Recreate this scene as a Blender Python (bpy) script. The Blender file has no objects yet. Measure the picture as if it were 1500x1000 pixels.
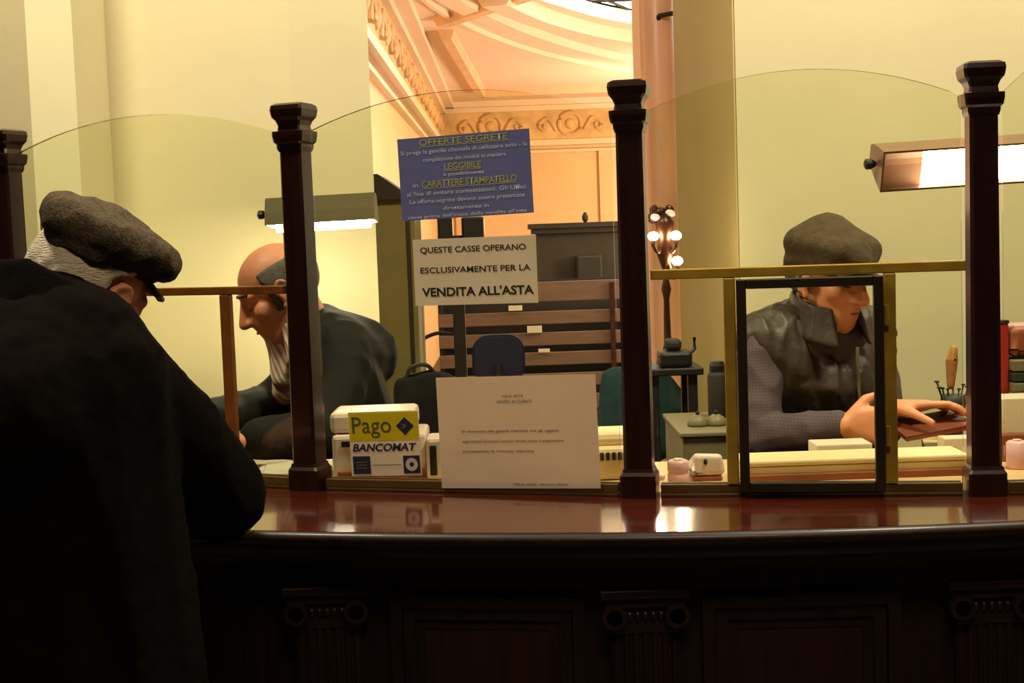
import bpy, bmesh, math, random
from mathutils import Vector, Matrix, Euler, noise
random.seed(7)
S = bpy.context.scene
COL = S.collection
V = Vector
R = math.radians

# ------------------------------------------------------------------ camera
FPX = 2000.0
CAMZ = 1.57
PITCH = math.atan(150 / FPX)
ROLL = R(2.0)
CROT = Matrix.Rotation(math.pi / 2 - PITCH, 3, 'X') @ Matrix.Rotation(-ROLL, 3, 'Z')
cd = bpy.data.cameras.new('camera'); cam = bpy.data.objects.new('camera', cd); COL.objects.link(cam)
cam.matrix_world = Matrix.Translation((0, 0, CAMZ)) @ CROT.to_4x4()
cd.sensor_width = 36; cd.lens = FPX / 1500 * 36; cd.clip_start = .05; cd.clip_end = 100
S.camera = cam

def P(px, py, Y):                      # where something seen at (px, py) stands when it is Y metres away
    d = CROT @ V(((px - 750) / FPX, -(py - 500) / FPX, -1))
    return V((0, 0, CAMZ)) + d * (Y / d.y)

def Pplane(px, py, o, n):
    d = CROT @ V(((px - 750) / FPX, -(py - 500) / FPX, -1)); c = V((0, 0, CAMZ))
    return c + d * ((o - c).dot(n) / d.dot(n))

# ------------------------------------------------------------------ materials
def lin(h):
    h = h.lstrip('#'); c = [int(h[i:i + 2], 16) / 255 for i in (0, 2, 4)]
    return [x / 12.92 if x <= .04045 else ((x + .055) / 1.055) ** 2.4 for x in c] + [1]

def mat(name, col, rough=.6, metal=0, var=.12, scale=12, bump=0, bscale=60, stretch=(1, 1, 1), coat=0, spec=.5, sheen=0, trans=0):
    m = bpy.data.materials.new(name); m.use_nodes = True
    nt = m.node_tree; N = nt.nodes; L = nt.links
    b = N['Principled BSDF']; c = lin(col)
    b.inputs['Roughness'].default_value = rough; b.inputs['Metallic'].default_value = metal
    b.inputs['Coat Weight'].default_value = coat; b.inputs['Coat Roughness'].default_value = .06
    b.inputs['Specular IOR Level'].default_value = spec
    if sheen: b.inputs['Sheen Weight'].default_value = sheen
    tc = N.new('ShaderNodeTexCoord'); mp = N.new('ShaderNodeMapping'); L.new(tc.outputs['Object'], mp.inputs[0])
    mp.inputs['Scale'].default_value = stretch
    nz = N.new('ShaderNodeTexNoise'); nz.inputs['Scale'].default_value = scale; nz.inputs['Detail'].default_value = 5
    L.new(mp.outputs[0], nz.inputs['Vector'])
    rp = N.new('ShaderNodeValToRGB'); L.new(nz.outputs['Fac'], rp.inputs[0])
    rp.color_ramp.elements[0].position = .3; rp.color_ramp.elements[1].position = .7
    rp.color_ramp.elements[0].color = [x * (1 - var) for x in c[:3]] + [1]
    rp.color_ramp.elements[1].color = [min(1, x * (1 + var)) for x in c[:3]] + [1]
    L.new(rp.outputs[0], b.inputs['Base Color'])
    if bump:
        n2 = N.new('ShaderNodeTexNoise'); n2.inputs['Scale'].default_value = bscale; n2.inputs['Detail'].default_value = 4
        L.new(mp.outputs[0], n2.inputs['Vector'])
        bp = N.new('ShaderNodeBump'); bp.inputs['Strength'].default_value = bump; bp.inputs['Distance'].default_value = .01
        L.new(n2.outputs['Fac'], bp.inputs['Height']); L.new(bp.outputs[0], b.inputs['Normal'])
    if trans:                           # paper: light also comes through from behind
        t = N.new('ShaderNodeBsdfTranslucent'); L.new(rp.outputs[0], t.inputs[0])
        mx = N.new('ShaderNodeMixShader'); mx.inputs[0].default_value = trans
        L.new(b.outputs[0], mx.inputs[1]); L.new(t.outputs[0], mx.inputs[2])
        L.new(mx.outputs[0], N['Material Output'].inputs[0])
    return m

def emis(name, col, s):
    m = bpy.data.materials.new(name); m.use_nodes = True; nt = m.node_tree
    nt.nodes.remove(nt.nodes['Principled BSDF'])
    e = nt.nodes.new('ShaderNodeEmission'); e.inputs[0].default_value = lin(col); e.inputs[1].default_value = s
    nt.links.new(e.outputs[0], nt.nodes['Material Output'].inputs[0]); return m

def glassmat(name, tint, ior=1.45):
    m = bpy.data.materials.new(name); m.use_nodes = True; nt = m.node_tree; N = nt.nodes
    N.remove(N['Principled BSDF'])
    t = N.new('ShaderNodeBsdfTransparent'); t.inputs[0].default_value = lin(tint)
    g = N.new('ShaderNodeBsdfGlossy'); g.inputs['Roughness'].default_value = .02
    lw = N.new('ShaderNodeLayerWeight'); pw = N.new('ShaderNodeMath'); pw.operation = 'POWER'; pw.inputs[1].default_value = 5; nt.links.new(lw.outputs['Facing'], pw.inputs[0])
    f = N.new('ShaderNodeMath'); f.operation = 'MULTIPLY_ADD'; f.inputs[1].default_value = .9; f.inputs[2].default_value = .02; nt.links.new(pw.outputs[0], f.inputs[0]); lw.inputs[0].default_value = .5
    mx = N.new('ShaderNodeMixShader')
    nt.links.new(f.outputs[0], mx.inputs[0]); nt.links.new(t.outputs[0], mx.inputs[1]); nt.links.new(g.outputs[0], mx.inputs[2])
    nt.links.new(mx.outputs[0], N['Material Output'].inputs[0]); return m

def stripes(name, c1, c2, scale, rot=(0, 0, 0), rough=.8, grid=False):
    m = mat(name, c1, rough); nt = m.node_tree; N = nt.nodes; L = nt.links; b = N['Principled BSDF']
    tc = N['Texture Coordinate']; mp = N.new('ShaderNodeMapping'); mp.inputs['Rotation'].default_value = rot
    L.new(tc.outputs['Object'], mp.inputs[0])
    w = N.new('ShaderNodeTexWave'); w.inputs['Scale'].default_value = scale; w.inputs['Distortion'].default_value = 1.2
    L.new(mp.outputs[0], w.inputs['Vector'])
    fac = w.outputs['Fac']
    if grid:
        w2 = N.new('ShaderNodeTexWave'); w2.bands_direction = 'Z'; w2.inputs['Scale'].default_value = scale; w2.inputs['Distortion'].default_value = 1.0
        L.new(mp.outputs[0], w2.inputs['Vector'])
        mm = N.new('ShaderNodeMath'); mm.operation = 'MULTIPLY'; L.new(w.outputs['Fac'], mm.inputs[0]); L.new(w2.outputs['Fac'], mm.inputs[1]); fac = mm.outputs[0]
    rp = N.new('ShaderNodeValToRGB'); rp.color_ramp.elements[0].color = lin(c1); rp.color_ramp.elements[1].color = lin(c2)
    rp.color_ramp.elements[0].position = .45; rp.color_ramp.elements[1].position = .6
    L.new(fac, rp.inputs[0]); L.new(rp.outputs[0], b.inputs['Base Color']); return m

M = dict(
    wall=mat('plaster_yellow', '#d0c49a', .85, var=.04, scale=2.2, bump=.08, bscale=30),
    pil=mat('plaster_pale', '#dbd2a8', .85, var=.03, scale=2.5),
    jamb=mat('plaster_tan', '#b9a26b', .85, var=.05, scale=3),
    peach=mat('hall_plaster', '#e6c49c', .85, var=.05, scale=1.2),
    ceil=mat('ceiling_plaster', '#f0dac0', .85, var=.05, scale=.8),
    gilt=mat('gilded_relief', '#d9b684', .7, var=.2, scale=6, bump=.6, bscale=9),
    trimp=mat('ceiling_moulding', '#e3bf98', .8, var=.1, scale=4),
    marble=mat('pink_marble', '#d9a88a', .4, var=.14, scale=5, stretch=(1, 1, .4)),
    floor=mat('dark_floor', '#3a2f22', .5, var=.2),
    wood=mat('mahogany_top', '#3e140a', .16, var=.4, scale=6, stretch=(1, 9, 1), coat=.6),
    woodd=mat('dark_mahogany', '#20120a', .42, var=.35, scale=14, stretch=(4, 4, .5), coat=.08, spec=.3),
    post=mat('post_mahogany', '#230d07', .3, var=.35, scale=16, stretch=(4, 4, .5), coat=.15),
    panel=mat('reddish_panel', '#28150b', .5, var=.3, scale=10, stretch=(5, 5, .5), spec=.25),
    ledge=mat('pale_desk', '#c9a878', .45, var=.15, scale=10, stretch=(1, 6, 1)),
    glass=glassmat('clear_glass', '#f9fbf0'),
    gedge=mat('glass_edge', '#8f8850', .2, var=.1),
    gedged=mat('dark_glass_edge', '#2a2112', .3, var=.1),
    brass=mat('old_brass', '#a8882c', .42, .35, var=.25, scale=18),
    brassr=mat('reddish_brass', '#8a5420', .4, .4, var=.3, scale=18),
    frame=mat('dark_bronze', '#2c2312', .4, .4, var=.25),
    paper=mat('white_paper', '#ece2cc', .8, var=.03, trans=.4),
    paper2=mat('notice_paper', '#ead9c0', .8, var=.03, trans=.4),
    blue=mat('blue_card', '#747ab0', .7, var=.06, trans=.3),
    ink=mat('black_ink', '#1c1812', .8), inkg=mat('grey_ink', '#5c5040', .8), inkw=mat('white_ink', '#e0e4f0', .8, trans=.3),
    inky=mat('yellow_ink', '#c3c46a', .8, trans=.3),
    yellow=mat('yellow_print', '#d9c800', .7, var=.03, trans=.3), olive=mat('olive_print', '#4a4a10', .7), navy=mat('navy_print', '#141432', .7),
    coat=mat('black_wool', '#0a0704', .98, var=.25, scale=40, bump=.12, bscale=200, spec=.04),
    tweed=mat('brown_tweed', '#4a4031', .95, var=.35, scale=150, bump=.4, bscale=250, spec=.1),
    cap2=mat('brown_felt', '#4f4332', .95, var=.2, scale=60, bump=.3, bscale=200, spec=.1),
    skin=mat('skin', '#d08a62', .55, var=.12, scale=14), skinr=mat('ruddy_skin', '#bd7a5c', .55, var=.16, scale=12),
    hair=mat('white_hair', '#c9bda4', .7, var=.2, scale=60, bump=.5, bscale=120, stretch=(1, 1, 4)),
    haird=mat('dark_grey_hair', '#4b443a', .8, var=.3, scale=80),
    leather=mat('brown_leather', '#3a2f28', .5, var=.2, scale=20, bump=.25, bscale=35, spec=.35),
    knit=stripes('purple_check_cloth', '#4c3e44', '#3a2f34', 48, grid=True),
    scarf=stripes('striped_shirt', '#e2cfc0', '#a8857c', 26, (0, .6, .8)),
    suit=mat('black_suit', '#14120f', .85, var=.2, scale=30, spec=.2),
    trous=mat('dark_trousers', '#191714', .9), shoe=mat('black_shoe', '#0d0b09', .35),
    lampg=mat('olive_enamel', '#4a411e', .75, var=.15), lampr=mat('brown_enamel', '#7a5a44', .4, var=.12),
    refl=mat('lamp_reflector', '#f2ece0', .5, var=.02),
    tube=emis('lamp_tube', '#ffeedd', 170), panelE=emis('lamp_diffuser', '#ffeeda', 26), bulb=emis('bulb', '#ffe6cc', 90),
    sky=emis('skylight_glass', '#fff6e8', 5),
    black=mat('black_plastic', '#15130f', .45, var=.15), dark=mat('dark_wood_far', '#281d0b', .6, var=.3, scale=6, stretch=(1, 1, 6)),
    darker=mat('dark_brown', '#1f170b', .7), boards=mat('pink_boards', '#684e3c', .7, var=.15, scale=4, stretch=(1, 1, 8)),  # darker: one even deep brown shared by the dark fittings
    green=mat('grey_green_paint', '#7d713f', .7, var=.12, scale=5), bluef=mat('blue_fabric', '#1c2440', .9, var=.15, scale=60),
    teal=mat('teal_cloth', '#17383a', .9, var=.25, scale=20), white=mat('white_plastic', '#e0cac2', .45, var=.05),
    cream=mat('cream_plastic', '#dcc598', .5, var=.06), pink=mat('pink_plastic', '#d8aab0', .35, var=.06),
    grey=mat('grey_metal', '#736a4e', .5, var=.1), bronze=mat('reddish_bronze', '#4a2a1c', .35, .6, var=.3),
    red=mat('red_box', '#a8241c', .6, var=.1), brownb=mat('brown_leather_box', '#8a4a2c', .5, var=.2), leaf=mat('dark_green', '#1f2a1a', .6, var=.2),
    chan=mat('brown_channel', '#5a431f', .4, .2), lip=mat('lip_line', '#8a4038', .6), tan=mat('tan_bristle', '#a8763a', .8, var=.25, scale=60), wallet=mat('brown_wallet', '#6b3420', .5, var=.2),
)

# ------------------------------------------------------------------ object helpers
def wloc(o):
    v = V((0, 0, 0))
    while o: v = v + o.location; o = o.parent
    return v

def link(name, me, m, parent=None, smooth=False, mats=None):
    o = bpy.data.objects.new(name, me); COL.objects.link(o)
    for mm in (mats or [m]): me.materials.append(mm)
    if parent:
        off = wloc(parent); me.transform(Matrix.Translation(-off)); o.parent = parent
    if smooth: me.polygons.foreach_set('use_smooth', [True] * len(me.polygons))
    me.update(); return o

def obj(name, bm, m, parent=None, smooth=False, label=None, mats=None):
    me = bpy.data.meshes.new(name); bmesh.ops.recalc_face_normals(bm, faces=bm.faces[:]); bm.to_mesh(me); bm.free()
    o = link(name, me, m, parent, smooth, mats)
    if label: o['label'] = label
    return o

def tag(o, label, cat, group=None):
    o['label'] = label; o['category'] = cat
    if group: o['group'] = group
    return o

def thing(name, loc, label, cat, group=None):
    o = bpy.data.objects.new(name, None); COL.objects.link(o); o.location = loc; o.empty_display_size = .05
    return tag(o, label, cat, group)

def struct(o): o['kind'] = 'structure'; return o

def box(bm, x0, x1, y0, y1, z0, z1, bev=0, mtx=None, seg=2):
    t = bmesh.new(); bmesh.ops.create_cube(t, size=1)
    t.transform(Matrix.Translation(((x0 + x1) / 2, (y0 + y1) / 2, (z0 + z1) / 2)) @ Matrix.Diagonal((x1 - x0, y1 - y0, z1 - z0, 1)))
    if bev: bmesh.ops.bevel(t, geom=t.edges[:], offset=bev, segments=seg, affect='EDGES', profile=.5)
    if mtx: t.transform(mtx)
    add(bm, t); return bm

def add(bm, t):
    me = bpy.data.meshes.new('t'); t.to_mesh(me); t.free(); bm.from_mesh(me); bpy.data.meshes.remove(me)

def B(*a, **k): return box(bmesh.new(), *a, **k)

def lathe(bm, prof, c, n=24, mtx=None):
    t = bmesh.new(); rings = []
    for r, z in prof:
        rings.append([t.verts.new((r * math.cos(2 * math.pi * i / n), r * math.sin(2 * math.pi * i / n), z)) for i in range(n)])
    for a, b in zip(rings, rings[1:]):
        for i in range(n): t.faces.new((a[i], a[(i + 1) % n], b[(i + 1) % n], b[i]))
    t.faces.new(rings[0][::-1]); t.faces.new(rings[-1])
    t.transform(Matrix.Translation(c) @ (mtx or Matrix()))
    add(bm, t); return bm

def tube(bm, pts, r, n=10):
    pts = [V(p) for p in pts]; rr = r if isinstance(r, (list, tuple)) else [r] * len(pts)
    t = bmesh.new(); rings = []; up = V((0, 0, 1))
    for i, p in enumerate(pts):
        d = (pts[min(i + 1, len(pts) - 1)] - pts[max(i - 1, 0)]).normalized()
        a = d.cross(up if abs(d.z) < .95 else V((1, 0, 0))).normalized(); b = d.cross(a)
        rings.append([t.verts.new(p + (a * math.cos(2 * math.pi * k / n) + b * math.sin(2 * math.pi * k / n)) * rr[i]) for k in range(n)])
    for a, b in zip(rings, rings[1:]):
        for i in range(n): t.faces.new((a[i], a[(i + 1) % n], b[(i + 1) % n], b[i]))
    t.faces.new(rings[0][::-1]); t.faces.new(rings[-1]); add(bm, t); return bm

def prism(bm, poly, z0, z1):           # poly in XY, extruded upward
    t = bmesh.new(); a = [t.verts.new((x, y, z0)) for x, y in poly]; b = [t.verts.new((x, y, z1)) for x, y in poly]
    n = len(poly); t.faces.new(a[::-1]); t.faces.new(b)
    for i in range(n): t.faces.new((a[i], a[(i + 1) % n], b[(i + 1) % n], b[i]))
    add(bm, t); return bm

def smoothpts(pts, k=6):
    pts = [V(p) for p in pts]; out = []
    for i in range(len(pts) - 1):
        p0, p1, p2, p3 = pts[max(i - 1, 0)], pts[i], pts[i + 1], pts[min(i + 2, len(pts) - 1)]
        for j in range(k):
            t = j / k
            out.append(.5 * ((2 * p1) + (p2 - p0) * t + (2 * p0 - 5 * p1 + 4 * p2 - p3) * t * t + (3 * p1 - p0 - 3 * p2 + p3) * t ** 3))
    return out + [pts[-1]]

# ------------------------------------------------------------------ organic bodies: overlapping volumes fused into one skin
def sph(bm, c, r, mtx=None, sub=3):
    t = bmesh.new(); bmesh.ops.create_icosphere(t, subdivisions=sub, radius=1)
    rr = r if isinstance(r, (tuple, list)) else (r, r, r)
    t.transform(Matrix.Translation(V(c)) @ (mtx.to_4x4() if mtx else Matrix()) @ Matrix.Diagonal((*rr, 1)))
    add(bm, t)

def hull(bm, *sp):
    t = bmesh.new()
    for c, r in sp:
        u = bmesh.new(); bmesh.ops.create_icosphere(u, subdivisions=2, radius=r); u.transform(Matrix.Translation(V(c))); add(t, u)
    res = bmesh.ops.convex_hull(t, input=t.verts[:])
    dead = [v for v in t.verts if not v.link_faces]
    bmesh.ops.delete(t, geom=list(set(dead)), context='VERTS')
    add(bm, t)

def chain(bm, *sp):
    for a, b in zip(sp, sp[1:]): hull(bm, a, b)

def fuse(name, bm, m, parent, vox=.005, it=6, fac=.5, disp=None, cut=None, label=None, mats=None, pick=None):
    me = bpy.data.meshes.new('raw'); bm.to_mesh(me); bm.free()
    o = bpy.data.objects.new('raw', me); COL.objects.link(o)
    r = o.modifiers.new('r', 'REMESH'); r.mode = 'VOXEL'; r.voxel_size = vox
    s = o.modifiers.new('s', 'SMOOTH'); s.factor = fac; s.iterations = it
    dg = bpy.context.evaluated_depsgraph_get(); dg.update()
    out = bpy.data.meshes.new_from_object(o.evaluated_get(dg)); bpy.data.objects.remove(o); bpy.data.meshes.remove(me)
    out.name = name
    if disp:
        ns = [v.normal.copy() for v in out.vertices]
        for v, nrm in zip(out.vertices, ns): v.co += nrm * disp(v.co)
    if cut:
        b2 = bmesh.new(); b2.from_mesh(out); bmesh.ops.delete(b2, geom=[v for v in b2.verts if not cut(v.co)], context='VERTS'); b2.to_mesh(out); b2.free()
    o = link(name, out, m, parent, True, mats)
    if pick:
        off = wloc(parent)
        for p in out.polygons: p.material_index = pick(p.center + off)
    if label: o['label'] = label
    return o

def folds(amp, fx=14, fz=5, seed=0, fine=0):
    def f(c):
        q = V((c.x * fx + seed, c.y * fx, c.z * fz + c.x * 4))
        n = noise.noise(q); n = 1 - 2 * abs(n)
        return amp * (n - .5) + fine * noise.noise(c * 60)
    return f

class Head:
    def __init__(s, c, az, pitch, k=1.0, tilt=0):
        f = V((math.sin(az), math.cos(az), 0)); s.c = V(c); s.k = k        # az: 0 looks along +Y, positive turns to +X
        fw = (f * math.cos(pitch) - V((0, 0, 1)) * math.sin(pitch)).normalized(); up = (f * math.sin(pitch) + V((0, 0, 1)) * math.cos(pitch)).normalized()
        rt = fw.cross(up)
        m = Matrix((rt, fw, up)).transposed()
        s.m = m @ Matrix.Rotation(tilt, 3, 'Y')
    def __call__(s, x, y, z): return s.c + s.m @ (V((x, y, z)) * s.k)
    def loc(s, p): return (s.m.transposed() @ (p - s.c)) / s.k
    def build(s, bm):
        k = s.k
        sph(bm, s(0, -.012, .042), (.076 * k, .096 * k, .084 * k), s.m)
        sph(bm, s(0, .028, -.02), (.062 * k, .066 * k, .09 * k), s.m)
        hull(bm, (s(-.045, .0, -.06), .02 * k), (s(.045, .0, -.06), .02 * k), (s(0, .072, -.095), .02 * k), (s(-.024, .066, -.09), .018 * k), (s(.024, .066, -.09), .018 * k), (s(0, .06, -.03), .045 * k))
        hull(bm, (s(0, .088, .028), .0095 * k), (s(0, .118, -.02), .0135 * k)); hull(bm, (s(-.013, .1, -.024), .009 * k), (s(.013, .1, -.024), .009 * k), (s(0, .118, -.023), .0115 * k))
        hull(bm, (s(-.042, .066, .034), .013 * k), (s(-.012, .082, .034), .013 * k)); hull(bm, (s(.042, .066, .034), .013 * k), (s(.012, .082, .034), .013 * k))
        for q in (-1, 1):
            sph(bm, s(q * .04, .058, -.012), (.026 * k, .026 * k, .026 * k), s.m)
            sph(bm, s(q * .031, .074, .014), (.013 * k, .011 * k, .008 * k), s.m)      # lowered eyelid
            e = s.m @ Matrix.Rotation(q * -.35, 3, 'Z')
            sph(bm, s(q * .079, -.006, .002), (.0085 * k, .02 * k, .031 * k), e)
            tube(bm, [s(q * (.083 + .006 * math.sin(a)), -.006 - .02 * math.cos(a), .004 + .032 * math.sin(a)) for a in [R(x) for x in range(-80, 200, 20)]], .0055 * k)
            sph(bm, s(q * .08, .006, -.028), (.008 * k, .01 * k, .012 * k), s.m)
        sph(bm, s(0, .088, -.05), (.024 * k, .012 * k, .0065 * k), s.m); sph(bm, s(0, .085, -.062), (.021 * k, .012 * k, .0075 * k), s.m)

def hand(bm, w, d, n, t, curl=(.5, .7, .5), spread=.1, thumb=.5, k=1.0):
    w, d, n, t = V(w), V(d).normalized(), V(n).normalized(), V(t).normalized()
    offs = [.032, .011, -.011, -.031]; lens = [.94, 1.04, .98, .78]
    kn = [w + d * (.088 - abs(i - 1.2) * .004) * k + t * o * k for i, o in enumerate(offs)]
    hull(bm, (w, .024 * k), (w + d * .03 * k + t * .022 * k, .018 * k), (w + d * .03 * k - t * .022 * k, .017 * k), *[(q, .0115 * k) for q in kn])
    for i, q in enumerate(kn):
        a = 0; p = q; dd = (d + t * offs[i] * spread * 20).normalized(); rad = [.0098, .009, .0082, .007]
        for j, L in enumerate((.043, .027, .021)):
            a += curl[j] * (1 + .08 * i); v = dd * math.cos(a) + n * math.sin(a)
            p2 = p + v * L * lens[i] * k; hull(bm, (p, rad[j] * k), (p2, rad[j + 1] * k)); p = p2
    b = w + d * .022 * k + t * .026 * k; v = (d * .65 + t * .75 + n * .35).normalized(); p = b + v * .042 * k
    hull(bm, (b, .015 * k), (p, .0115 * k)); v2 = (v * math.cos(thumb) + (n * .7 - t * .6) * math.sin(thumb)).normalized(); p2 = p + v2 * .032 * k
    hull(bm, (p, .0112 * k), (p2, .009 * k)); hull(bm, (p2, .009 * k), (p2 + v2 * .02 * k, .008 * k))

# ------------------------------------------------------------------ text
def textmesh(s, bold=0):
    c = bpy.data.curves.new('txt', 'FONT'); c.body = s; c.size = 1; c.align_x = 'LEFT'; c.offset = bold; c.resolution_u = 3
    o = bpy.data.objects.new('txt', c); COL.objects.link(o)
    dg = bpy.context.evaluated_depsgraph_get(); dg.update()
    me = bpy.data.meshes.new_from_object(o.evaluated_get(dg)); bpy.data.objects.remove(o); bpy.data.curves.remove(c); return me

def lettering(bm, fr, s, u0, u1, v, h, lift=.0006, bold=0, shear=0, serif=0):
    """one printed line from u0 to u1 (fractions of the sheet's width), centred at v from the top, cap height h"""
    o, U, Vv, n, w, hh = fr
    me = textmesh(s, bold)
    xs = [p.co.x for p in me.vertices]; x0, x1 = min(xs), max(xs); cap = .69
    sx = (u1 - u0) * w / (x1 - x0); sy = h * hh / cap
    for p in me.vertices:
        x = (p.co.x - x0) * sx + u0 * w; y = -(v * hh) + (p.co.y - cap / 2) * sy
        x += shear * (y + v * hh)
        p.co = o + U * x + Vv * y + n * lift
    bm.from_mesh(me); bpy.data.meshes.remove(me)

def rect(bm, fr, u0, u1, v0, v1, lift=.0004, pts=None):
    o, U, Vv, n, w, hh = fr
    q = pts or [(u0, v0), (u1, v0), (u1, v1), (u0, v1)]
    bm.faces.new([bm.verts.new(o + U * a * w - Vv * b * hh + n * lift) for a, b in q])

def ring(bm, fr, cu, cv, r0, r1, lift, n=24):
    o, U, Vv, nn, w, hh = fr; a = []
    for i in range(n):
        t = 2 * math.pi * i / n; c = o + U * cu * w - Vv * cv * hh + nn * lift; e = U * math.cos(t) + Vv * math.sin(t)
        a.append((bm.verts.new(c + e * r0), bm.verts.new(c + e * r1)))
    for i in range(n):
        p, q = a[i], a[(i + 1) % n]; bm.faces.new((p[0], p[1], q[1], q[0]))

def sheet(fr, curl=0, t=.0008):
    o, U, Vv, n, w, hh = fr; bm = bmesh.new(); N = 8; g = []
    for lift in (0, -t):
        g.append([[bm.verts.new(o + U * w * i / N - Vv * hh * j / N + n * lift) for i in range(N + 1)] for j in range(N + 1)])
    for k in range(2):
        for j in range(N):
            for i in range(N):
                f = (g[k][j][i], g[k][j + 1][i], g[k][j + 1][i + 1], g[k][j][i + 1]); bm.faces.new(f if k == 0 else f[::-1])
    def side(a, b):
        for i in range(N): bm.faces.new((a[i], a[i + 1], b[i + 1], b[i]))
    side(g[0][0], g[1][0]); side(g[0][N][::-1], g[1][N][::-1])
    side([r[0] for r in g[0]][::-1], [r[0] for r in g[1]][::-1]); side([r[N] for r in g[0]], [r[N] for r in g[1]])
    return bm

# ================================================================== THE COUNTER AND ITS SCREEN
CT = 1.10                                                     # worktop height
POST = [V((-1.073, 2.96, CT)), V((-.401, 2.63, CT)), V((.222, 2.44, CT)), V((.812, 2.346, CT)), V((1.42, 2.31, CT))]
def G(x):
    for a, b in zip(POST, POST[1:]):
        if x <= b.x or b is POST[-1]: return a.y + (b.y - a.y) * (x - a.x) / (b.x - a.x)
def F(x): return 2.235 - .1867 * (x + .413) + .1322 * (x + .413) * (x - .16)
def BK(x): return 3.0 if x > .9 else 2.80 if x > .25 else (2.95 - .15 * max(0, x + .15) / .4 if x > -.6 else 2.95 + (-.6 - x) * .55)
XS = [-1.7 + i * .05 for i in range(69)]

def sweep(bm, prof, xs, fn=F, closed=True):
    rings = [[bm.verts.new((x, fn(x) + dy, z)) for dy, z in prof] for x in xs]
    n = len(prof)
    for a, b in zip(rings, rings[1:]):
        for i in range(n): bm.faces.new((a[i], a[(i + 1) % n], b[(i + 1) % n], b[i]))
    bm.faces.new(rings[0]); bm.faces.new(rings[-1][::-1]); return bm

def between(bm, f0, f1, z0, z1, xs):
    r = [[bm.verts.new((x, f0(x), z0)), bm.verts.new((x, f1(x), z0)), bm.verts.new((x, f1(x), z1)), bm.verts.new((x, f0(x), z1))] for x in xs]
    for a, b in zip(r, r[1:]):
        for i in range(4): bm.faces.new((a[i], a[(i + 1) % 4], b[(i + 1) % 4], b[i]))
    bm.faces.new(r[0]); bm.faces.new(r[-1][::-1]); return bm

def crv(x0, x1, dy0, dy1, z0, z1, bm=None, n=10, fn=F):
    bm = bm or bmesh.new(); xs = [x0 + (x1 - x0) * i / n for i in range(n + 1)]
    return sweep(bm, [(dy0, z0), (dy1, z0), (dy1, z1), (dy0, z1)], xs, fn)

ctr = thing('counter', (0, 2.4, 0), 'long curved dark mahogany service counter with a polished reddish top', 'counter')
obj('worktop', between(bmesh.new(), lambda x: F(x) + .012, lambda x: G(x) + .03, CT - .03, CT, XS), M['wood'], ctr, label='polished reddish worktop')
prof = [(.03, CT), (.012, CT - .0005), (.004, CT - .004), (0, CT - .012), (.003, CT - .020), (.012, CT - .024), (.014, CT - .034), (.026, CT - .036), (.026, CT - .044), (.034, CT - .050), (.05, CT - .056), (.052, CT - .066), (.075, CT - .07), (.078, CT - .08), (.12, CT - .082), (.12, CT - .032)]
obj('edge_moulding', sweep(bmesh.new(), prof, XS), M['woodd'], ctr, True)
obj('inner_ledge', between(bmesh.new(), lambda x: G(x) + .031, BK, CT - .03, CT, XS), M['ledge'], ctr, label='pale ledge behind the glass')
obj('base', between(bmesh.new(), lambda x: F(x) + .13, lambda x: F(x) + .17, 0, CT - .05, XS), M['woodd'], ctr)
obj('plinth', crv(-1.7, 1.7, .08, .14, 0, .14, n=60), M['woodd'], ctr)
obj('architrave', crv(-1.7, 1.7, .095, .135, CT - .115, CT - .075, n=60), M['woodd'], ctr)
pilx = [-.335, .205, .775]
def pilaster(x):
    bm = bmesh.new(); n = 7; w = .056; f = F(x) + .105
    for i in range(n):                                        # fluted shaft: raised fillets with hollows between
        xx = x - w + 2 * w * (i + .5) / n
        lathe(bm, [(.0062, .2), (.0062, CT - .19)], (xx, f + .004, 0), 10)
    box(bm, x - w, x + w, f + .003, f + .03, .14, CT - .18)
    box(bm, x - .07, x + .07, f - .015, f + .03, .14, .2, .004)
    o = obj('pilaster', bm, M['woodd'], ctr)
    bm = bmesh.new()
    box(bm, x - .075, x + .075, f - .022, f + .03, CT - .128, CT - .112, .003)
    box(bm, x - .066, x + .066, f - .012, f + .03, CT - .145, CT - .128, .003)
    box(bm, x - .058, x + .058, f - .004, f + .03, CT - .19, CT - .145, .003)
    for s in (-1, 1):                                         # scrolls
        for r, d in ((.021, .0), (.013, .004), (.006, .008)):
            lathe(bm, [(r, -.014 - d), (r, .02)], (x + s * .052, f - .002, CT - .158), 18, Matrix.Rotation(math.pi / 2, 4, 'X'))
    for i in range(5): sph(bm, (x - .026 + i * .013, f - .006, CT - .16), (.006, .006, .009), sub=2)
    obj('capital', bm, M['woodd'], o)
for x in pilx: pilaster(x)
def wood_panel(x0, x1):
    f = obj('panel', crv(x0 + .05, x1 - .05, .122, .14, .25, CT - .19), M['panel'], ctr)
    bm = bmesh.new()
    for k, (i, d) in enumerate(((0, .105), (.022, .113), (.04, .12))):
        a, b, z0, z1, t = x0 + i, x1 - i, .19 + i, CT - .13 - i, .02
        crv(a, b, d, .135, z1 - t, z1, bm); crv(a, b, d, .135, z0, z0 + t, bm); crv(a, a + t, d, .135, z0, z1, bm, 2); crv(b - t, b, d, .135, z0, z1, bm, 2)
    obj('panel_moulding', bm, M['woodd'], f)
wood_panel(-.225, .105); wood_panel(.3, .625); wood_panel(.925, 1.4); wood_panel(-1.2, -.45)

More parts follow.
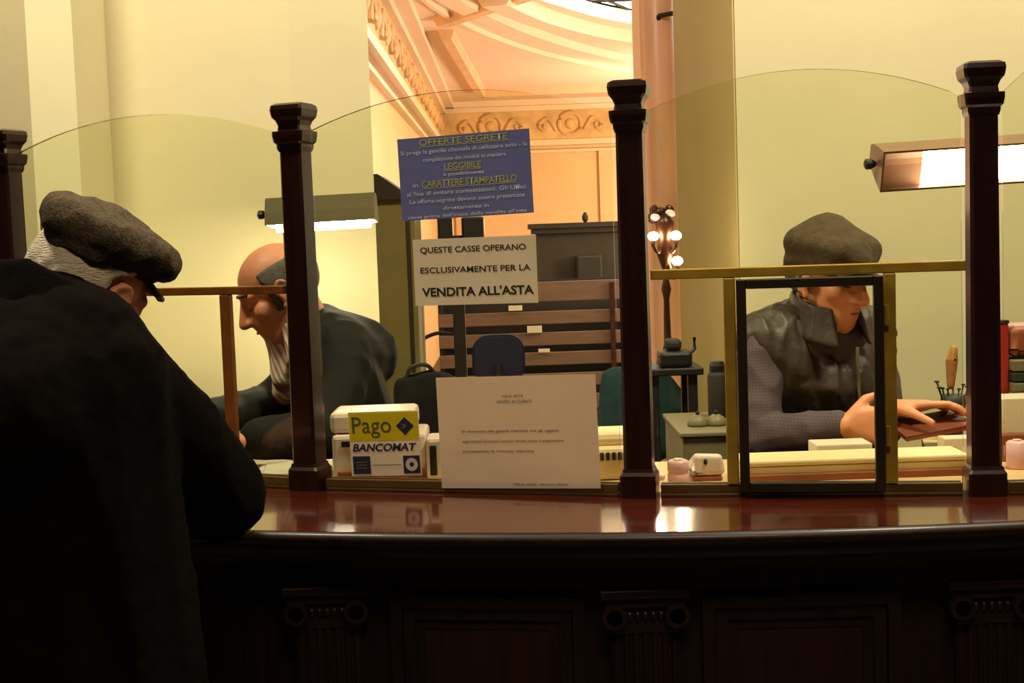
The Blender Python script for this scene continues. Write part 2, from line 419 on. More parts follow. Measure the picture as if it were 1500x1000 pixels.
def post_dir(i):
    a = POST[max(i - 1, 0)]; b = POST[min(i + 1, len(POST) - 1)]; d = b - a; return math.atan2(d.y, d.x)
def octo(bm, secs, c, rot, ch=.22):
    t = bmesh.new(); rings = []
    for z, w in secs:
        k = w * (1 - ch)
        pts = [(w, -k), (w, k), (k, w), (-k, w), (-w, k), (-w, -k), (-k, -w), (k, -w)]
        rings.append([t.verts.new((x, y, z)) for x, y in pts])
    for a, b in zip(rings, rings[1:]):
        for i in range(8): t.faces.new((a[i], a[(i + 1) % 8], b[(i + 1) % 8], b[i]))
    t.faces.new(rings[0][::-1]); t.faces.new(rings[-1]); t.transform(Matrix.Translation(c) @ Matrix.Rotation(rot, 4, 'Z')); add(bm, t); return bm
plab = ['dark wooden screen post behind the cap of the old customer', 'dark wooden screen post crossing the bald clerk beside the card sticker',
        'dark wooden screen post between the white notices and the brass-framed hatch', 'dark wooden screen post in front of the glaring lamp']
for i in range(4):
    c = POST[i]; rt = post_dir(i)
    t = thing('screen_post', c, plab[i], 'post', 'posts of the glass screen')
    obj('shaft', octo(bmesh.new(), [(.05, .0255), (.655, .0235)], c, rt), M['post'], t)
    obj('base', octo(bmesh.new(), [(0, .032), (.04, .032), (.046, .028), (.052, .0265)], c, rt, .12), M['post'], t)
    obj('capital', octo(bmesh.new(), [(.650, .0245), (.658, .027), (.664, .027), (.668, .031), (.680, .033), (.688, .033), (.690, .025), (.699, .0235), (.708, .027), (.715, .0325), (.719, .0335), (.729, .035), (.737, .0335), (.741, .027)], c, rt, .14), M['post'], t)

glab = ['arched clear glass pane above the old customer and bald clerk', 'arched clear glass pane carrying the blue and white notices',
        'arched clear glass pane with the brass hatch in it', 'arched clear glass pane cut by the picture edge beyond the lamp post']
BAY = []
for i in range(4):
    a, b = POST[i], POST[i + 1]; d = (b - a).normalized(); n = V((d.y, -d.x, 0))          # n faces the customers
    L = (b - a).length; BAY.append((a, d, n, L))
    t = thing('glass_panel', (a + b) / 2, glab[i], 'glass pane', 'arched panes of the counter screen')
    h = .057 if i < 3 else .13; s0, s1 = .0345, L - .0345; N = 24; bm = bmesh.new()
    top = [(s0 + (s1 - s0) * k / N, .688 + h * 4 * (k / N) * (1 - k / N)) for k in range(N + 1)]
    out = [(s0, .012)] + top + [(s1, .012)]; out = [(x, z) for x, z in out]
    fr_ = [bm.verts.new(a + d * x + V((0, 0, z)) + n * .004) for x, z in out]; bk_ = [bm.verts.new(a + d * x + V((0, 0, z)) - n * .004) for x, z in out]
    bm.faces.new(fr_); bm.faces.new(bk_[::-1])
    for k in range(len(out)):
        q = bm.faces.new((fr_[k], bk_[k], bk_[(k + 1) % len(out)], fr_[(k + 1) % len(out)])); q.material_index = 1 if 0 < k < N + 1 else 0
    obj('pane', bm, M['glass'], t, mats=[M['glass'], M['gedge'] if i < 3 else M['gedged']])
    mt = Matrix.Translation(a) @ Matrix.Rotation(math.atan2(d.y, d.x), 4, 'Z')
    bm = B(.038, L - .038, -.014, .014, 0, .006, .0015, mt); box(bm, .038, L - .038, -.014, -.005, .006, .022, .0015, mt); box(bm, .038, L - .038, .005, .014, .006, .022, .0015, mt)
    obj('channel', bm, M['chan'], t)

def baymtx(i):
    a, d, n, L = BAY[i]; return Matrix.Translation(a) @ Matrix.Rotation(math.atan2(d.y, d.x), 4, 'Z')
def sat(i, px, py=560):                                      # distance along a bay's pane
    a, d, n, L = BAY[i]; return (Pplane(px, py, a, n) - a).dot(d)
# brass hatch frames
t = thing('brass_frame', (POST[2] + POST[3]) / 2, 'yellow brass frame with rail and two uprights across the right-hand clerk', 'frame')
m2 = baymtx(2); L = BAY[2][3]; zr = .398
obj('rail', B(.03, L - .03, -.020, -.0048, zr - .009, zr + .009, .002, m2), M['brass'], t)
u1, u2 = sat(2, 1071), sat(2, 1303)
for u in (u1, u2): obj('upright', B(u - .0105, u + .0105, -.020, -.0048, .024, zr - .0092, .002, m2), M['brass'], t)
hs = thing('hatch_window', POST[2] + (POST[3] - POST[2]) * .5, 'dark bronze rectangular hatch frame hung between two brass uprights', 'hatch')
x0, x1 = u1 + .012, u2 - .012; w = .017
for a in (x0, x1 - w): obj('stile', B(a, a + w, -.039, -.021, .012, zr - .012, .002, m2), M['frame'], hs)
for z in (.012, zr - .012 - w): obj('crossbar', B(x0 + w, x1 - w, -.039, -.021, z, z + w, .002, m2), M['frame'], hs)
for z in (.09, .3): obj('hinge', tube(bmesh.new(), [m2 @ V((x1 + .005, -.03, z)), m2 @ V((x1 + .005, -.03, z + .035))], .0045), M['brass'], hs)
t = thing('brass_frame', (POST[0] + POST[1]) / 2, 'reddish brass frame with one upright across the face of the bald clerk', 'frame')
m0 = baymtx(0); L = BAY[0][3]; zr = .388
obj('rail', B(.03, L - .03, -.020, -.0048, zr - .008, zr + .008, .002, m0), M['brassr'], t)
for px in (343, 110): u = sat(0, px); obj('upright', B(u - .0115, u + .0115, -.020, -.0048, .024, zr - .0082, .002, m0), M['brassr'], t)

# ------------------------------------------------------------------ notices on the glass
def frame_on(i, tl, tr, br, bl, lift=.0062):
    a, d, n, L = BAY[i]; q = [Pplane(*c, a + n * lift, n) for c in (tl, tr, br, bl)]
    U = ((q[1] - q[0]) + (q[2] - q[3])).normalized(); Vv = ((q[0] - q[3]) + (q[1] - q[2])); Vv = (Vv - U * Vv.dot(U)).normalized()
    w = ((q[1] - q[0]).length + (q[2] - q[3]).length) / 2; h = ((q[0] - q[3]).length + (q[1] - q[2]).length) / 2
    c = (q[0] + q[1] + q[2] + q[3]) / 4
    return (c - U * w / 2 + Vv * h / 2, U, Vv, n, w, h)
def mid(fr): o, U, Vv, n, w, h = fr; return o + U * w / 2 - Vv * h

fr = frame_on(1, (583, 203), (776, 189), (781, 310), (588, 325))
t = thing('blue_notice', mid(fr), 'blue printed notice with yellow and white lines taped high on the glass', 'notice')
obj('card', sheet(fr), M['blue'], t)
bm = bmesh.new()
for s, a, b, v, h in (('OFFERTE SEGRETE', .17, .84, .065, .075), ('LEGGIBILE', .35, .63, .375, .075), ('CARATTERE STAMPATELLO', .17, .89, .57, .08)):
    lettering(bm, fr, s, a, b, v, h, bold=.012)
    rect(bm, fr, a, b, v + h * .62, v + h * .72, .0006)
obj('heading_lettering', bm, M['inky'], t, label='yellow underlined headings')
bm = bmesh.new()
for s, a, b, v, h in (('Si prega la gentile clientela di utilizzare solo - la', .02, .98, .175, .048), ('compilazione dei moduli in maniera', .19, .82, .275, .048),
                      ('e possibilmente', .34, .65, .465, .042), ('in', .1, .14, .575, .055), ("al fine di evitare contestazioni. Gli Uffici", .05, .95, .68, .05),
                      ('Le offerte segrete devono essere presentate', .07, .94, .775, .05), ('direttamente in', .32, .67, .875, .045), ("cassa prima dell'inizio della vendita all'asta", .05, .95, .962, .04)):
    lettering(bm, fr, s, a, b, v, h, bold=.006)
obj('lettering', bm, M['inkw'], t, label='white small lines')

fr = frame_on(1, (605, 351), (785, 344), (788, 443), (608, 448))
t = thing('sale_notice', mid(fr), 'cream paper notice in capitals on the glass under the blue one', 'notice')
obj('sheet', sheet(fr), M['paper'], t)
bm = bmesh.new()
lettering(bm, fr, 'QUESTE CASSE OPERANO', .06, .92, .165, .085, bold=.018)
lettering(bm, fr, 'ESCLUSIVAMENTE PER LA', .055, .95, .47, .085, bold=.018)
lettering(bm, fr, "VENDITA ALL'ASTA", .06, .97, .8, .125, bold=.03)
obj('lettering', bm, M['ink'], t)

fr = frame_on(1, (641, 552), (874, 549), (878, 714), (645, 716), .0165)
t = thing('paper_notice', mid(fr), 'large white typed sheet standing at the foot of the glass', 'notice')
obj('sheet', sheet(fr), M['paper2'], t)
bm = bmesh.new()
for s, a, b, v, h in (('SALA ASTE', .415, .55, .175, .02), ('AVVISO AI CLIENTI', .38, .6, .225, .026), ('Si comunica alla gentile clientela che gli oggetti', .15, .76, .485, .022),
                      ('aggiudicati possono essere ritirati dopo il pagamento', .15, .79, .575, .022), ('presentando la ricevuta rilasciata', .15, .6, .665, .022), ('Ufficio Cassa - Servizio Clienti', .46, .8, .962, .018)):
    lettering(bm, fr, s, a, b, v, h, bold=.008)
obj('lettering', bm, M['inkg'], t)

fr = frame_on(1, (511, 603), (613, 602), (617, 695), (514, 698))
t = thing('card_sticker', mid(fr), 'yellow and white card payment sticker on the glass beside the post', 'sticker')
obj('sticker', sheet(fr), M['paper'], t)
bm = bmesh.new(); rect(bm, fr, .01, .99, .01, .45); obj('yellow_field', bm, M['yellow'], t, label='yellow upper half')
bm = bmesh.new(); lettering(bm, fr, 'Pago', .05, .61, .2, .25, .0008, .004); obj('lettering', bm, M['olive'], t, label='olive word')
bm = bmesh.new()
lettering(bm, fr, 'BANCOMAT', .05, .94, .555, .11, .0008, .03, .25)
rect(bm, fr, 0, 0, 0, 0, .0008, [(.68, .23), (.805, .09), (.93, .23), (.805, .375)])
rect(bm, fr, .03, .28, .69, .965, .0008); rect(bm, fr, .75, .985, .69, .965, .0008)
obj('print', bm, M['navy'], t, label='navy word, diamond and squares')
bm = bmesh.new()
rect(bm, fr, 0, 0, 0, 0, .0011, [(.745, .2), (.8, .2), (.835, .23), (.8, .265), (.745, .265), (.79, .235)])
for v in (.775, .82, .865): rect(bm, fr, .08, .23, v, v + .02, .0011)
rect(bm, fr, .31, .72, .825, .837, .0011)
obj('detail', bm, M['inkg'], t)
bm = bmesh.new(); ring(bm, fr, .868, .828, .0045, .0125, .0011); obj('disc', bm, M['paper'], t, label='white ring')

# ================================================================== ROOM
def wallbox(name, poly, z0, z1, m): return struct(obj(name, prism(bmesh.new(), poly, z0, z1), m))
X = lambda px, Y: (px - 750) / FPX * Y
WZ = 4.2
wy = 4.44
wallbox('wall_left', [(-4, wy), (-.68, wy), (-.44, 4.56), (-.62, 5.0), (-4, 5.1)], 0, WZ, M['wall'])
wallbox('trim_1', [(-1.405, 4.1), (-1.268, 4.1), (-1.268, wy), (-1.405, wy)], 0, WZ, M['pil'])
wallbox('wall_right', [(.725, 4.3), (4, 4.3), (4, 5.4), (.685, 5.4)], 0, WZ, M['wall'])
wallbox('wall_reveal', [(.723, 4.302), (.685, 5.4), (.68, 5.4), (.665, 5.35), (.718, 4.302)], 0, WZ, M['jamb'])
struct(obj('floor', B(-5, 8, -2, 21, -.1, 0), M['floor']))
struct(obj('floor_platform', B(-3.5, 3.5, 2.98, 4.1, 0, .28), M['floor']))
# hall beyond the opening
HY, HX, HZ = 20.0, -1.0, 3.55
struct(obj('wall_hall_back', B(HX - .3, 8, HY, HY + .3, 0, 4.6), M['peach']))
struct(obj('wall_hall_left', B(HX - .3, HX, 5.6, HY, 0, 4.6), M['peach']))
struct(obj('wall_hall_right', B(7.7, 8, 5.6, HY, 0, 4.6), M['peach']))
# ceiling with its opening for the skylight
hole = smoothpts([(-.6, 8, 0), (.05, 10.8, 0), (.55, 12.0, 0), (1.2, 13.0, 0), (2.3, 13.9, 0), (3.6, 14.3, 0), (5.2, 13.2, 0), (6.2, 11, 0), (6, 8, 0)], 4)
bm = bmesh.new()
hp = [(p.x, p.y) for p in hole]
outer = [(HX, 5.6), (HX, HY), (7.7, HY), (7.7, 5.6)]
poly = [(HX, 5.6), (HX, HY), (7.7, HY), (7.7, 8.0)] + hp[::-1] + [(HX, 8.0)]
struct(obj('ceiling', prism(bmesh.new(), [(HX, 8.0), (HX, HY), (7.7, HY), (7.7, 8.0)] + hp[::-1], HZ, HZ + .12), M['ceil']))
sk = obj('skylight', prism(bmesh.new(), hp, HZ + .14, HZ + .16), M['sky']); struct(sk); sk.name = 'window_1'
bm = bmesh.new()
for k in range(-6, 16): tube(bm, [(-1 + k * .55, 8, HZ + .13), (1.5 + k * .55, 13.7, HZ + .13)], .014, 6)
for k in range(9): tube(bm, [(-.6 + k * .2, 8.6 + k * .65, HZ + .13), (6.2, 8.6 + k * .65, HZ + .13)], .014, 6)
o = obj('leading', bm, M['darker'], sk)
def strip(bm, pts, w, h, z):
    pts = smoothpts([(x, y, z) for x, y in pts]); t = bmesh.new(); rings = []
    for i, p in enumerate(pts):
        d = (pts[min(i + 1, len(pts) - 1)] - pts[max(i - 1, 0)]).normalized(); s = V((-d.y, d.x, 0)) * w / 2
        rings.append([t.verts.new(p + q) for q in (-s, s, s * .6 - V((0, 0, h)), -s * .6 - V((0, 0, h)))])
    for a, b in zip(rings, rings[1:]):
        for i in range(4): t.faces.new((a[i], a[(i + 1) % 4], b[(i + 1) % 4], b[i]))
    t.faces.new(rings[0]); t.faces.new(rings[-1][::-1]); add(bm, t)
bm = bmesh.new()
ring1 = [(-.6, 10.2), (-.3, 11.6), (.25, 13.3), (1.0, 14.9), (2.0, 16.3), (3.4, 17.4), (5.4, 17.8)]
ring2 = [(-.05, 11.2), (.38, 12.35), (1.08, 13.5), (2.2, 14.5), (3.6, 15), (5.2, 14.4)]
strip(bm, ring1, .30, .06, HZ); strip(bm, ring2, .34, .10, HZ)
strip(bm, [(-.75, 10.2), (-.5, 11.9), (.0, 13.7), (.75, 15.4), (1.8, 16.9), (3.4, 18.0), (5.4, 18.4)], .07, .04, HZ)
struct(obj('trim_2', bm, M['ceil']))
bm = bmesh.new()
strip(bm, [(-.52, 13.0), (-.42, 15.5), (-.3, 18.4)], .16, .09, HZ); strip(bm, [(-.52, 12.4), (.3, 11.0)], .2, .07, HZ)
strip(bm, [(-.3, 18.4), (1.5, 18.3), (4, 18.5)], .16, .09, HZ)
struct(obj('trim_3', bm, M['trimp']))
# frieze and cornices
bm = bmesh.new(); box(bm, HX - .02, 7.7, HY - .1, HY, 2.98, 3.4); box(bm, HX, HX + .1, 5.7, HY, 2.98, 3.4)
def roundel(c, r):
    pts = [V(c) + V((r * math.cos(a), -.02, r * math.sin(a))) for a in [2 * math.pi * i / 20 for i in range(21)]]
    tube(bm, pts, .028, 6); sph(bm, V(c), (r * .5, .05, r * .5), sub=2)
for x in (-.2, .95, 2.1, 3.25):
    roundel((x, HY - .1, 3.2), .16)
    for s in (-1, 1):
        tube(bm, smoothpts([(x + s * .2, HY - .12, 3.1), (x + s * .32, HY - .12, 3.28), (x + s * .45, HY - .12, 3.2), (x + s * .4, HY - .12, 3.12), (x + s * .36, HY - .12, 3.2)]), .025, 6)
for k in range(16):
    y = 7 + k * .8
    tube(bm, smoothpts([(HX + .11, y, 3.08), (HX + .11, y + .18, 3.3), (HX + .11, y + .36, 3.2), (HX + .11, y + .28, 3.12)]), .028, 6)
    sph(bm, (HX + .1, y + .55, 3.2), (.05, .11, .11), sub=2)
struct(obj('trim_4', bm, M['gilt']))
bm = bmesh.new()
for z0, z1, d in ((2.9, 2.98, .14), (2.8, 2.84, .07), (3.4, 3.47, .16), (3.47, 3.55, .28)):
    box(bm, HX, 7.7, HY - d, HY, z0, z1); box(bm, HX, HX + d, 5.7, HY, z0, z1)
struct(obj('trim_5', bm, M['ceil']))
bm = bmesh.new()
for x in (-.55, 1.55, 3.7): box(bm, x - .2, x + .2, HY - .08, HY, 0, 2.8)
struct(obj('trim_6', bm, M['peach']))
# pink marble column in the opening
cx, cy = X(977, 6.6), 6.6
bm = lathe(bmesh.new(), [(.1, 0), (.1, .15), (.078, .2), (.075, 2.3), (.072, 4.2)], (cx, cy, 0), 28)
struct(obj('column_1', bm, M['marble'], smooth=True))
wallbox('trim_7', [(X(950, 6.9), 6.9), (X(968, 6.9), 6.9), (X(968, 6.9), 7.3), (X(950, 6.9), 7.3)], 0, 4.2, M['peach'])
p = P(975, 22, 6.5)
tag(obj('bracket', tube(tube(bmesh.new(), [p + V((-.03, .02, 0)), p + V((.035, -.02, .004))], .011), [p + V((-.03, .02, 0)), p + V((-.03, .05, -.03))], .011), M['darker']), 'small dark metal bracket high on the pink marble column', 'bracket')

# ------------------------------------------------------------------ things in the hall
def shelf_unit():
    Y = 12.0; a, b = P(640, 412, Y), P(1000, 560, Y); zt = P(780, 408, Y).z
    t = thing('shelf_unit', ((a.x + b.x) / 2, Y, 0), 'wide pinkish plank shelving with dark gaps behind the blue chair', 'shelves')
    bm = bmesh.new(); zs = [P(780, y, Y).z for y in (413, 442, 456, 475, 487, 506, 516, 535, 547, 566, 578, 600)]
    for k in range(0, 12, 2): box(bm, a.x, b.x, Y - .04, Y, zs[k + 1], zs[k], .005)
    obj('shelf_board', bm, M['boards'], t)
    bm = B(a.x, b.x, Y + .3, Y + .32, 0, zt - .02); box(bm, a.x, a.x + .03, Y, Y + .3, 0, zt - .02); box(bm, b.x - .03, b.x, Y, Y + .3, 0, zt - .02); obj('carcass', bm, M['darker'], t)  # carcass coloured near black to stand in for shadow in the gaps
    x = P(897, 470, Y).x; obj('upright', B(x - .02, x + .02, Y - .06, Y - .04, 0, zt - .05), M['bronze'], t)
shelf_unit()
def far_paper(px, py, w, h, Y, label):
    p = P(px, py, Y); tag(obj('paper_sheet', B(p.x - w / 2, p.x + w / 2, Y - .01, Y, p.z - h / 2, p.z + h / 2), M['paper']), label, 'paper', 'papers on the plank shelving')
far_paper(783, 482, .13, .06, 11.94, 'small bright white card on the plank shelving above the blue chair')
far_paper(755, 451, .12, .045, 11.94, 'pinkish white card on the upper shelf board below the notice')
far_paper(797, 513, .1, .03, 11.94, 'thin pale card at the right of the blue chair back')
Y = 13.0; a, b = P(785, 335, Y), P(1010, 415, Y)
t = thing('wooden_booth', ((a.x + b.x) / 2, Y + .3, 0), 'dark wooden booth with overhanging top in the far hall', 'cabinet')
obj('body', B(a.x, b.x, Y, Y + .6, 0, a.z), M['dark'], t)
bm = B(a.x - .07, b.x + .07, Y - .08, Y + .65, a.z, a.z + .045); box(bm, a.x - .04, b.x + .04, Y - .05, Y + .63, a.z - .05, a.z); obj('cornice', bm, M['darker'], t)
p = P(859, 322, Y); obj('finial', lathe(bmesh.new(), [(.012, 0), (.03, .03), (.03, .06), (.01, .1)], (p.x, Y + .2, a.z + .045), 12), M['darker'], t)
q0, q1 = P(843, 374, Y), P(882, 412, Y)
obj('dark_box', B(q0.x, q1.x, Y - .12, Y, q1.z, q0.z, .02), M['darker'], t)  # solid darker box standing proud of the booth front
# blue chair
def round_back(bm, x0, x1, y, z0, z1, th, r):
    n = 8; pts = [(x0 + .03, z0), (x1 - .03, z0), (x1, z0 + .05)] + [(x1 - r + r * math.cos(a), z1 - r + r * math.sin(a)) for a in [math.pi / 2 * i / n for i in range(n + 1)]] + [(x0 + r - r * math.sin(a), z1 - r + r * math.cos(a)) for a in [math.pi / 2 * i / n for i in range(n + 1)]] + [(x0, z0 + .05)]
    t = bmesh.new(); a = [t.verts.new((x, y, z)) for x, z in pts]; b = [t.verts.new((x, y + th, z)) for x, z in pts]
    t.faces.new(a); t.faces.new(b[::-1])
    for i in range(len(pts)): t.faces.new((a[i], b[i], b[(i + 1) % len(pts)], a[(i + 1) % len(pts)]))
    bmesh.ops.recalc_face_normals(t, faces=t.faces[:])
    bmesh.ops.bevel(t, geom=[e for e in t.edges if abs(e.verts[0].co.y - e.verts[1].co.y) < 1e-6], offset=th * .3, segments=2, affect='EDGES')
    add(bm, t); return bm
def office_chair(name, x, y, ztop, w, m, label, rot=0, seat=.46, base=0):
    t = thing(name, (x, y, base), label, 'chair'); mt = Matrix.Translation((x, y, base)) @ Matrix.Rotation(rot, 4, 'Z')
    def put(nm, bm, mm): bm.transform(mt); return obj(nm, bm, mm, t)
    put('backrest', round_back(bmesh.new(), -w / 2, w / 2, -.22, seat + .1, ztop - base, .06, w * .33), m)
    put('seat', B(-w * .55, w * .55, -.2, .25, seat - .03, seat + .05, .025), m)
    bm = tube(bmesh.new(), [(0, -.19, seat - .02), (0, -.24, seat + .05), (0, -.235, seat + .2)], .018); put('back_stem', bm, M['black'])
    put('column', lathe(bmesh.new(), [(.03, .08), (.03, seat * .6), (.02, seat - .03)], (0, 0, 0), 14), M['black'])
    bm = bmesh.new()
    for k in range(5):
        a = 2 * math.pi * k / 5 + .3; e = V((.27 * math.cos(a), .27 * math.sin(a), .055)); tube(bm, [(0, 0, .1), e], [.025, .015]); sph(bm, e - V((0, 0, .03)), .0255, sub=2)
    put('star_base', bm, M['black']); return t
p = P(729, 490, 10); office_chair('office_chair', p.x, 10.2, p.z, .39, M['bluef'], 'dark blue office chair with rounded back standing in the hall')
# pole with twin heads, behind the notices
Y = 6.2; p = P(674, 500, Y); ph = P(675, 330, Y)
t = thing('floor_stand', (p.x, Y, 0), 'dark upright pole with twin boxes on top, behind the notices', 'stand')
obj('pole', B(p.x - .027, p.x + .027, Y - .02, Y + .02, 0, ph.z - .05), M['darker'], t)
obj('foot', B(p.x - .18, p.x + .18, Y - .16, Y + .16, 0, .03, .008), M['darker'], t)
for a, b in ((641, 664), (676, 710)):
    q0, q1 = P(a, 318, Y), P(b, 347, Y); obj('head_box', B(q0.x, q1.x, Y - .06, Y + .06, q1.z - .05, q0.z, .01), M['black'], t)
obj('crosspiece', B(P(641, 340, Y).x, P(710, 340, Y).x, Y - .015, Y + .015, ph.z - .075, ph.z - .045), M['darker'], t)
obj('curved_arm', tube(bmesh.new(), smoothpts([P(664, 489, Y), P(640, 488, Y), P(615, 500, Y), P(592, 527, Y), P(572, 556, Y), P(560, 585, Y), P(556, 640, Y)]), .009), M['darker'], t)
# grey green tall cabinet at the left of the opening
Y = 5.7; a, b = P(548, 290, Y), P(606, 290, Y); zt = P(585, 292, Y).z
t = thing('tall_cabinet', ((a.x + b.x) / 2, Y + .2, 0), 'grey-green tall cabinet with sloping dark top in the opening by the pier', 'cabinet')
obj('body', B(a.x - .1, b.x, Y, Y + .4, 0, zt), M['green'], t)
bm = bmesh.new(); z1 = P(556, 255, Y).z
tt = bmesh.new(); pr = [(a.x - .1, zt), (b.x + .01, zt), (b.x - .04, zt + .03), (a.x + .02, z1), (a.x - .1, z1)]
f0 = [tt.verts.new((x, Y - .03, z)) for x, z in pr]; f1 = [tt.verts.new((x, Y + .42, z)) for x, z in pr]; tt.faces.new(f0); tt.faces.new(f1[::-1])
for i in range(5): tt.faces.new((f0[i], f1[i], f1[(i + 1) % 5], f0[(i + 1) % 5]))
add(bm, tt); obj('top', bm, M['dark'], t)
obj('bead', B(b.x - .035, b.x - .02, Y - .008, Y, .1, zt - .02), M['dark'], t)
# teal cloth over chair
Y = 5.2; a, b = P(876, 535, Y), P(1014, 600, Y)
t = thing('draped_chair', ((a.x + b.x) / 2, Y + .15, 0), 'chair with dark teal jacket over its back, behind the third post', 'chair')
bm = bmesh.new()
zt = a.z; xm = (a.x + b.x) / 2
hull(bm, (V((a.x + .05, Y, zt - .05)), .04), (V((xm + .03, Y, zt - .04)), .045), (V((b.x - .06, Y, zt - .14)), .04), (V((b.x - .03, Y + .02, .75)), .05), (V((a.x + .03, Y + .02, .75)), .05))
hull(bm, (V((b.x - .05, Y - .03, zt - .16)), .035), (V((b.x - .0, Y - .02, .9)), .045))
fuse('jacket', bm, M['teal'], t, .012, 5, disp=folds(.012, 18, 4))
bm = bmesh.new()
for x in (a.x + .03, b.x - .05):
    for y in (Y + .02, Y + .36): obj('leg', B(x - .018, x + .018, y - .018, y + .018, 0, .43), M['darker'], t)
    obj('back_post', B(x - .016, x + .016, Y + .02, Y + .05, .47, zt - .2), M['darker'], t)
obj('seat', B(a.x, b.x, Y, Y + .4, .43, .47, .01), M['darker'], t)
# side table with black machine and lamp
Y = 4.05; a, b = P(952, 541, Y), P(1031, 541, Y); zt = a.z
t = thing('side_table', ((a.x + b.x) / 2, Y + .1, 0), 'tall narrow black table by the reveal carrying a bulb lamp', 'table')
obj('tabletop', B(a.x - .02, b.x, Y, Y + .22, zt - .022, zt, .004), M['black'], t)
for x in (a.x, b.x - .045):
    for y in (Y + .02, Y + .18): obj('leg', B(x, x + .028, y, y + .025, 0, zt - .022), M['black'], t)
a2, b2 = P(962, 497, Y + .1), P(1020, 540, Y + .1)
t = thing('office_machine', ((a2.x + b2.x) / 2, Y + .1, zt), 'small black machine with a handle on the tall narrow table', 'machine')
obj('body', B(a2.x, b2.x - .02, Y + .02, Y + .12, zt, zt + .05, .012), M['black'], t)
obj('hood', B(a2.x + .02, b2.x - .05, Y + .03, Y + .1, zt + .05, zt + .085, .012), M['darker'], t)
obj('handle', tube(bmesh.new(), [(b2.x - .03, Y + .07, zt + .03), (b2.x - .005, Y + .09, zt + .05), (b2.x - .005, Y + .09, zt + .085)], .006), M['black'], t)
# clustered bulb lamp: reddish bronze stand with three lit bulbs
Y = 4.225; c = P(974, 350, Y)
t = thing('candelabra_lamp', (c.x, Y, zt), 'ornate reddish lamp with lit white bulbs left of the reveal', 'lamp')
bm = lathe(bmesh.new(), [(.036, 0), (.036, .012), (.02, .03), (.012, .06), (.009, .2), (.016, .23), (.009, .26), (.012, c.z - zt - .09), (.026, c.z - zt - .05), (.02, c.z - zt), (.03, c.z - zt + .05), (.008, c.z - zt + .08)], (c.x, Y, zt), 16)
obj('stem', bm, M['bronze'], t, True)
for px, py in ((957, 346), (990, 345), (992, 382)):
    q = P(px, py, Y - .03); bm = tube(bmesh.new(), smoothpts([(c.x, Y, c.z - .03), (q.x * .6 + c.x * .4, Y - .02, q.z - .05), (q.x, q.y, q.z - .03), (q.x, q.y, q.z - .012)]), .006, 8)
    a = obj('arm', bm, M['bronze'], t); bm = bmesh.new(); sph(bm, q, (.017, .017, .014)); obj('bulb', bm, M['bulb'], a, True)
bm = bmesh.new()
for k in range(9):
    q = P(955 + 40 * random.random(), 305 + 32 * random.random(), Y + .02); sph(bm, q, (.018, .012, .014), Matrix.Rotation(k, 3, 'Y'), 2)
    tube(bm, [(c.x, Y, c.z + .02), q], .004, 6)
obj('ornament', bm, M['bronze'], t)
bm = bmesh.new()
for px, py in ((972, 330), (982, 312), (960, 318)): q = P(px, py, Y - .01); sph(bm, q, (.011, .008, .016), Matrix.Rotation(px, 3, 'Y'), 2)
obj('glass_drop', bm, M['white'], t)
# grey low cabinet and what stands on it
Y = 3.5; a, b = P(1000, 634, Y), P(1088, 634, Y); zt = a.z
t = thing('metal_cabinet', ((a.x + b.x) / 2, Y + .2, .28), 'grey metal cabinet behind the glass left of the capped clerk', 'cabinet')
obj('body', B(a.x, b.x, Y, Y + .4, .28, zt - .012, .004), M['grey'], t); obj('lid', B(a.x - .008, b.x, Y - .008, Y + .4, zt - .012, zt, .003), M['grey'], t)
for px, lb in ((1022, 'small round pale bell on the grey cabinet, the one nearer the teal jacket'), (1049, 'small round pale bell on the grey cabinet, the one nearer the hatch')):
    q = P(px, 622, Y + .12); t = thing('desk_bell', (q.x, q.y, zt), lb, 'bell', 'bells on the grey cabinet')
    obj('dome', lathe(bmesh.new(), [(.026, 0), (.028, .006), (.022, .022), (.008, .03)], (q.x, q.y, zt), 18), M['grey'], t, True); obj('button', lathe(bmesh.new(), [(.004, .03), (.006, .036), (.004, .04)], (q.x, q.y, zt), 10), M['darker'], t)
q = P(1052, 600, Y + .27)
t = thing('flask', (q.x, q.y, zt), 'dark upright flask at the back of the grey cabinet', 'flask'); hz = P(1052, 535, Y + .27).z - zt
obj('body', lathe(bmesh.new(), [(.026, 0), (.028, .01), (.028, hz * .8), (.02, hz * .9)], (q.x, q.y, zt), 20), M['darker'], t, True); obj('cap', lathe(bmesh.new(), [(.022, hz * .88), (.022, hz), (.018, hz + .012)], (q.x, q.y, zt), 20), M['black'], t)

